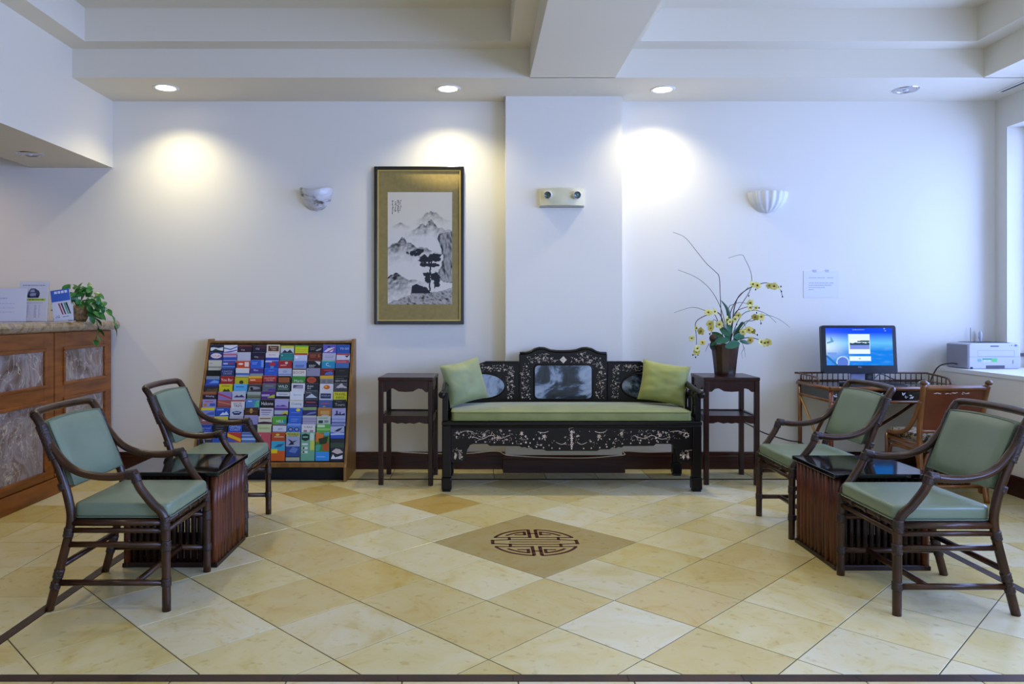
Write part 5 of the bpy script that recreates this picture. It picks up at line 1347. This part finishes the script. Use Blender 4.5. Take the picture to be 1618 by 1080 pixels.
m_obj = obj('floral_decoration', m, mat('white_lacquer', 'D8DADC', .4), fp)
m = MB(); m.tube([(.225+.030*math.cos(PI+PI*k/8), y0-.006, zt-.045+.030*math.sin(PI+PI*k/8)) for k in range(9)], .0028, 6); obj('drawer_pull', m, mat('aged_brass', '8A7A5A', .4, metal=.7), fp)
# gallery rail round the back and ends
gal = [(-hx, y0+.20, zt+.012), (-hx, y0+.22, zt+.055), (-hx+.005, y1-.02, zt+.064), (-hx+.02, y1, zt+.066), (0, y1, zt+.066), (hx-.02, y1, zt+.064), (hx, y1-.03, zt+.062), (hx+.005, y0+.28, zt+.045), (hx, y0+.23, zt+.006)]
gp = smooth_path(gal, 6); m = MB(); m.tube(gp, .0075, 8); obj('gallery_rail', m, mat('dark_bamboo', '5C3A1C', .35, coat=.2), dk)
for k in range(24):
    x = -hx+.03+(2*hx-.06)*k/23; m = MB(); m.tube([(x, y1, zt), (x, y1, zt+.064)], .0045, 6); obj('spindle', m, mat('dark_bamboo', '5C3A1C'), dk)
for sx in (-1, 1):
    for k in range(5):
        y = y1-.05-.055*k; m = MB(); m.tube([(sx*hx, y, zt), (sx*hx, y, zt+.052)], .0045, 6); obj('spindle', m, mat('dark_bamboo', '5C3A1C'), dk)
m = MB(); m.tube([(-hx, y1, zt+.006), (hx, y1, zt+.006)], .006, 6); obj('gallery_foot', m, mat('dark_bamboo', '5C3A1C'), dk)

# all-in-one computer
def screen_colors(nu, nv):
    out = []
    for j in range(nv):
        v = j/(nv-1)
        for i in range(nu):
            u = i/(nu-1)
            top = np.array((.0, .07, .95)); mid = np.array((.13, .55, 1.0)); low = np.array((.0, .22, .85))
            h = .60
            c = mid*(1-min(1, (v-h)/.28))+top*min(1, (v-h)/.28) if v > h else mid*(1-min(1, (h-v)/.22))+low*min(1, (h-v)/.22)
            cl = fbm(u*5, v*12, 3, 4)
            if v < .62: c = c*(1-.3*max(0, min(1, cl*1.6)))+np.array((.30, .65, 1.0))*.3*max(0, min(1, cl*1.6))
            g = math.exp(-((u-.0)/.26)**2)*math.exp(-((v-.50)/.24)**2); c = c*(1-g*.85)+np.array((.75, .93, 1.0))*g*.85
            # winglet, engine and wing
            if .02 < u < .12 and abs(v-(.60+.5*(u-.02))) < .022 or (.07 < u < .115 and .66 < v < .78 and u < .115-(v-.66)*.3): c = np.array((.10, .33, .62))
            d = math.hypot((u-.245)/.098, (v-.08)/.165)
            if d < 1: c = np.array((.10, .20, .72)) if d < .84 else np.array((.55, .80, 1.0))
            if v < .34 and .02 < u < .16 and v > .30-1.0*(u-.02): c = c if d < 1 else np.array((.18, .36, .85))
            if v < .26 and abs(v-(.24-1.6*(u-.01))) < .035 and u < .17: c = np.array((.02, .16, .45))
            # the log-in card with its photograph
            if .340 < u < .660 and .56-.17 < v < .84: c = np.array((.80, .95, 1.0))
            if .36 < u < .655 and .43 < v < .70:
                c = np.array((.85, .97, 1.0))
                if v < .545: c = np.array((.20, .30, .78))
                if .545 < v < .545+.06+.05*fbm(u*14, 2): c = np.array((.01, .05, .10))
                if .62+.02*fbm(u*20, 5) < v < .655+.05*(u-.36) and u > .47: c = np.array((.02, .08, .14))
            if .340 < u < .660 and .31 < v < .40: c = np.array((.85, .97, 1.0))
            if .345 < u < .665 and .12 < v < .24: c = np.array((.85, .97, 1.0))
            if abs(u-.5) < .012 and abs(v-.18) < .018: c = np.array((.3, .55, .6))
            if .40 < u < .585 and abs(v-.955) < .010 and int(u*160) % 4: c = np.array((.4, .6, 1.0))
            if (u-.885)**2+(v-.985)**2 < .0001 or (u-.90)**2+(v-.93)**2 < .0001: c = np.array((.5, .75, 1.0))
            out.append((float(c[0]), float(c[1]), float(c[2]), 1))
    return out
pcx = thing('desktop_computer', 'black all-in-one computer showing a blue airplane wing screen on the desk', 'computer', (2.975, 5.83, zt+.0005), -.03)
TM = Matrix.Translation((0, 0, .08)) @ Matrix.Rotation(math.radians(-5), 4, 'X')
W2, H2 = .285, .372
def mpoly(hx_, z0, z1, r):
    return rrect(hx_, (z1-z0)/2, r, (z0+z1)/2)
m = MB(); m.prism(mpoly(W2, 0, H2, .018), -.022, .022, M=TM); obj('bezel', m, M_bezel, pcx, bevel=.003)
scn = paint_panel('screen', .508, .288, 150, 90, screen_colors(150, 90), painted('screen_glow', .2, 1.0), pcx, -.0228, 0, .062+.144+.001); scn.matrix_local = TM
m = MB(); put_text(m, 'DELL', 0, .050, .028, .009, -.0226, TM); obj('maker_mark', m, mat('silver_mark', 'B8BCC8', .3), pcx)
m = MB(); m.box(-.055, .055, .018, .034, .0, .14); obj('stand_neck', m, mat('stand_silver', '8A90B0', .35, metal=.3), pcx, bevel=.004)
m = MB(); m.box(-.11, .11, -.07, .10, 0, .012); obj('stand_foot', m, mat('stand_silver', '8A90B0', .35), pcx, bevel=.004)
kb = thing('keyboard', 'black computer keyboard lying in front of the screen', 'keyboard', (2.99, 5.655, zt+.0005))
m = MB(); m.prism([(-.065, 0), (.065, 0), (.065, .022), (-.065, .012)], -.225, .225, 'x'); obj('key_base', m, M_black, kb, bevel=.003)
km = MB(); km.box(-.0075, .0075, -.0075, .0075, 0, .006); keym = km.mesh('key', [mat('key_black', '17181C', .4)])
for r in range(5):
    for k in range(22):
        o = bpy.data.objects.new('key', keym); C.objects.link(o); o.parent = kb; o.location = (-.205+.0195*k, -.045+.0215*r, .0130+.00155*r+.0002)
ms = tag(obj('computer_mouse', MB().ball((0, 0, 0), .031, .052, .020, 14, 10), mat('mouse_silver', 'B0B4C0', .3), None, (3.375, 5.66, zt+.020)), 'small silver mouse on the desk beside the rattan chair', 'mouse')
cbk = MB(); cbk.tube(smooth_path([(3.0, 5.90, .84), (3.06, 6.0, .76), (3.15, 5.98, .735), (3.25, 6.03, .78), (3.36, 6.0, .735), (3.48, 5.95, .729)], 5), .004, 6)
tag(obj('cable', cbk, M_black, None), 'tangled black cables on the desk behind the computer', 'cable')
spk = thing('desk_webcam', 'small black device standing beneath the screen on the desk', 'device', (3.085, 5.90, zt+.0005))
m = MB(); m.box(-.03, .03, -.02, .02, 0, .075); obj('case', m, M_black, spk, bevel=.004); m = MB(); m.lathe([(.0005, 0), (.016, 0)], 14, M=Matrix.Translation((0, -.0205, .05)) @ Matrix.Rotation(PI/2, 4, 'X')); obj('dial', m, M_dgrey, spk)

# ------------------------------------------------------------------ desk chair (amber rattan, red-brown back panel, floral seat)
dc = thing('rattan_desk_chair', 'amber rattan chair with red-brown panel back and floral seat at the desk', 'chair', (3.215, 5.285, 0), PI/2)
# local: chair faces +x, back at -x
hw = .207
for s in (-1, 1):
    m = MB(); m.tube(smooth_path([(-.255, s*hw, 0), (-.205, s*hw, .22), (-.19, s*hw, .44), (-.21, s*hw, .62), (-.255, s*(hw+.008), .795)], 5), .0185, 9); obj('rear_leg', m, M_bamboo, dc)
    m = MB(); m.tube([(.215, s*hw, 0), (.20, s*hw, .40)], .0185, 9); obj('front_leg', m, M_bamboo, dc)
    m = MB(); m.tube(smooth_path([(-.225, s*(hw+.012), .68), (-.165, s*(hw+.02), .55), (-.08, s*(hw+.02), .465), (.05, s*(hw+.012), .425), (.19, s*hw, .412)], 6), .0155, 9); obj('side_brace', m, M_bamboo, dc)
    m = MB(); m.tube([(-.19, s*hw, .375), (.205, s*hw, .375)], .014, 8); m.tube([(-.19, s*hw, .345), (.205, s*hw, .345)], .011, 8); obj('side_rail', m, M_bamboo, dc)
    m = MB(); m.tube(smooth_path([(-.20, s*hw, .05), (-.17, s*hw, .28), (-.10, s*hw, .325), (.10, s*hw, .325), (.17, s*hw, .28), (.20, s*hw, .05)], 5), .011, 8); obj('loop_stretcher', m, M_bamboo, dc)
    m = MB(); m.ball((-.258, s*(hw+.010), .803), .024, .024, .02, 10, 8); obj('finial', m, mat('dark_bamboo', '5C3A1C'), dc)
for x, z, r in ((-.247, .768, .019), (-.196, .470, .014), (-.19, .375, .013), (.205, .375, .014)):
    m = MB(); m.tube(smooth_path([(x, -hw, z), (x-(.016 if z > .7 else 0), 0, z+(.0 if z > .7 else 0)), (x, hw, z)], 5), r, 9); obj('top_rail' if z > .7 else 'cross_rail', m, M_bamboo, dc)
m = MB(); m.tube(smooth_path([(-.20, -hw+.01, .06), (-.20, -hw+.04, .29), (-.20, -.08, .325), (-.20, .08, .325), (-.20, hw-.04, .29), (-.20, hw-.01, .06)], 5), .012, 8); obj('rear_loop', m, M_bamboo, dc)
for y in (-.08, 0, .08):
    m = MB(); m.tube([(-.20, y, .10), (-.20, y, .325)], .010, 7); obj('spindle', m, M_pole, dc)
m = MB(); m.tube([(-.21, -hw, .10), (-.21, hw, .10)], .011, 7); obj('cross_rail', m, M_bamboo, dc)
m = MB()
def bpan(o_):
    def fn(a, b):
        u = 2*a-1; z = .478+.275*b
        return (float(np.interp(z, [.44, .62, .795], [-.19, -.21, -.255]))-.012*(1-u*u)+o_, u*(hw-.012), z)
    return fn
m.grid(bpan(-.006), 9, 9); g = MB(); g.grid(bpan(.006), 9, 9); m.add(g.v, [tuple(reversed(q)) for q in g.f], True); obj('back_panel', m, M_panel, dc)
m = MB(); rnd = random.Random(8)
for k in range(16): 
    u = rnd.uniform(.25, .85); p = bpan(-.0068)(u, .93+rnd.uniform(-.02, .02)); L = rnd.uniform(.008, .03)
    m.add([(p[0], p[1]-L/2, p[2]-.002), (p[0], p[1]+L/2, p[2]-.001), (p[0], p[1]+L/3, p[2]+.003), (p[0], p[1]-L/3, p[2]+.002)], [(0, 1, 2, 3)])
obj('scuff_mark', m, mat('scuff', 'C8B8A8', .6), dc)
m = MB(); rbox(m, -.17, .215, -.20, .20, .390, .44, .016, .012); obj('seat_cushion', m, M_floral, dc)
# black box and cord on the floor below the desk
t = thing('black_box', 'black box on the floor tiles under the desk', 'device', (3.54, 5.66, 0))
m = MB(); m.box(-.08, .08, -.12, .12, .004, .16); obj('case', m, M_black, t, bevel=.008); m = MB(); m.box(-.012, .012, -.123, -.119, .11, .125); obj('grey_tab', m, M_dgrey, t)

# ------------------------------------------------------------------ printer
pr = thing('laser_printer', 'grey laser printer with green sticker on the white ledge', 'printer', (4.018, 5.955, .836), .05)
m = MB(); m.prism([(-.205, 0), (.205, 0), (.212, .02), (.210, .186), (.19, .200), (-.19, .200), (-.205, .186)], -.125, .125); obj('case', m, M_grey, pr, bevel=.008, seg=3)
m = MB(); m.box(-.215, -.188, -.12, .12, .004, .190); obj('side_cover', m, mat('printer_side', '8C8D9A', .45), pr, bevel=.006)
m = MB(); m.prism([(-.15, .2005), (.15, .2005), (.11, .206), (-.12, .206)], -.11, .09); obj('output_tray', m, M_black, pr)
m = MB()
for q in ((-.135, .160, .142, .1435), (-.135, .160, .098, .0995), (-.135, -.1335, .098, .1435), (.1585, .160, .098, .1435), (-.205, .205, .0925, .0945)): m.box(q[0], q[1], -.1256, -.1248, q[2], q[3])
obj('panel_seam', m, mat('seam_grey', '7E7F90', .5), pr)
m = MB(); m.prism(rrect(.034, .0045, .004, .176), -.1262, -.1249); obj('maker_plate', m, M_dgrey, pr)
m = MB(); m.box(-.07, .082, -.1262, -.120, .004, .028); obj('paper_tray_grip', m, M_dgrey, pr, bevel=.002)
m = MB(); m.prism(rrect(.011, .008, .007, .181), -.1264, -.1249, M=Matrix.Translation((.170, 0, 0))); obj('power_button', m, mat('button_blue', '4058C8', .3), pr)
m = MB(); m.box(.132, .142, -.1258, -.1249, .180, .185); m.box(.116, .122, -.1258, -.1249, .180, .183); m.box(.145, .150, -.1258, -.1249, .040, .068); obj('indicator', m, M_dgrey, pr)
m = MB(); m.box(-.098, .022, -.1256, -.1249, .072, .082); obj('sticker_bar', m, mat('sticker_green', '2E9468', .5), pr)
m = MB(); m.box(-.022, .020, -.1259, -.1250, .054, .083); obj('sticker_block', m, mat('sticker_lime', '5CC46A', .5), pr)
m = MB(); m.lathe([(.0005, 0), (.018, 0)], 16, M=Matrix.Translation((-.122, -.1256, .067)) @ Matrix.Scale(.75, 4, (0, 0, 1)) @ Matrix.Rotation(PI/2, 4, 'X')); obj('sticker_disc', m, mat('sticker_teal', '7AA8A4', .5), pr)
m = MB(); put_text(m, 'ECO', -.06, .061, .05, .014, -.1253); obj('sticker_lettering', m, mat('sticker_white', 'D8F0E0', .5), pr)
m = MB(); m.box(-.195, -.175, -.127, -.120, .0, .016); obj('foot', m, M_black, pr)
cb = MB(); cb.tube(smooth_path([(3.800, 5.93, .868), (3.76, 5.95, .872), (3.70, 5.99, .85), (3.672, 6.02, .79), (3.665, 6.06, .70), (3.66, 6.10, .45), (3.62, 6.10, .06), (3.60, 5.72, .012)], 5), .0048, 7)
tag(obj('cable', cb, M_black), 'black printer cable drooping from the ledge behind the desk', 'cable')
t = thing('window_latch_stand', 'tiny clear ornament on the ledge behind the printer', 'ornament', (4.10, 6.105, .836))
m = MB(); m.lathe([(.0005, 0), (.016, 0), (.014, .01), (.006, .02), (.005, .20), (.013, .23), (.014, .27), (.004, .29), (.0005, .292)], 14); obj('stem', m, mat('clear_plastic', 'C8CCDC', .2), t)
m = MB(); m.tube([(-.075, .01, 0), (-.075, .01, .315)], .0022, 6); obj('aerial', m, M_dgrey, t)

# cords along the wall
cb = MB(); cb.tube(smooth_path([(2.14, 6.105, .40), (2.22, 6.09, .365), (2.34, 6.08, .30), (2.52, 6.06, .245), (2.64, 6.05, .22), (2.75, 6.0, .10), (2.9, 5.95, .012), (3.2, 5.85, .010), (3.42, 5.55, .02)], 5), .0050, 7)
tag(obj('cable', cb, M_black), 'black power cord sagging from the wall between plant stand and desk', 'cable')
cb = MB(); cb.tube(smooth_path([(-.9, 6.115, .145), (-.66, 6.11, .148), (-.55, 6.112, .138), (-.3, 6.11, .128), (-.05, 6.11, .130), (.12, 6.112, .146), (.20, 6.10, .146), (.235, 5.985, .146), (.30, 5.968, .138), (.6, 5.966, .124), (.9, 5.966, .122), (1.1, 5.968, .136), (1.19, 5.972, .146), (1.21, 6.10, .150), (1.4, 6.112, .140), (1.7, 6.112, .146), (2.1, 6.112, .148)], 5), .0042, 6)
tag(obj('cable', cb, mat('white_cable', 'B8B0A4', .5)), 'pale cable draped along the dark baseboard behind the settee', 'cable')
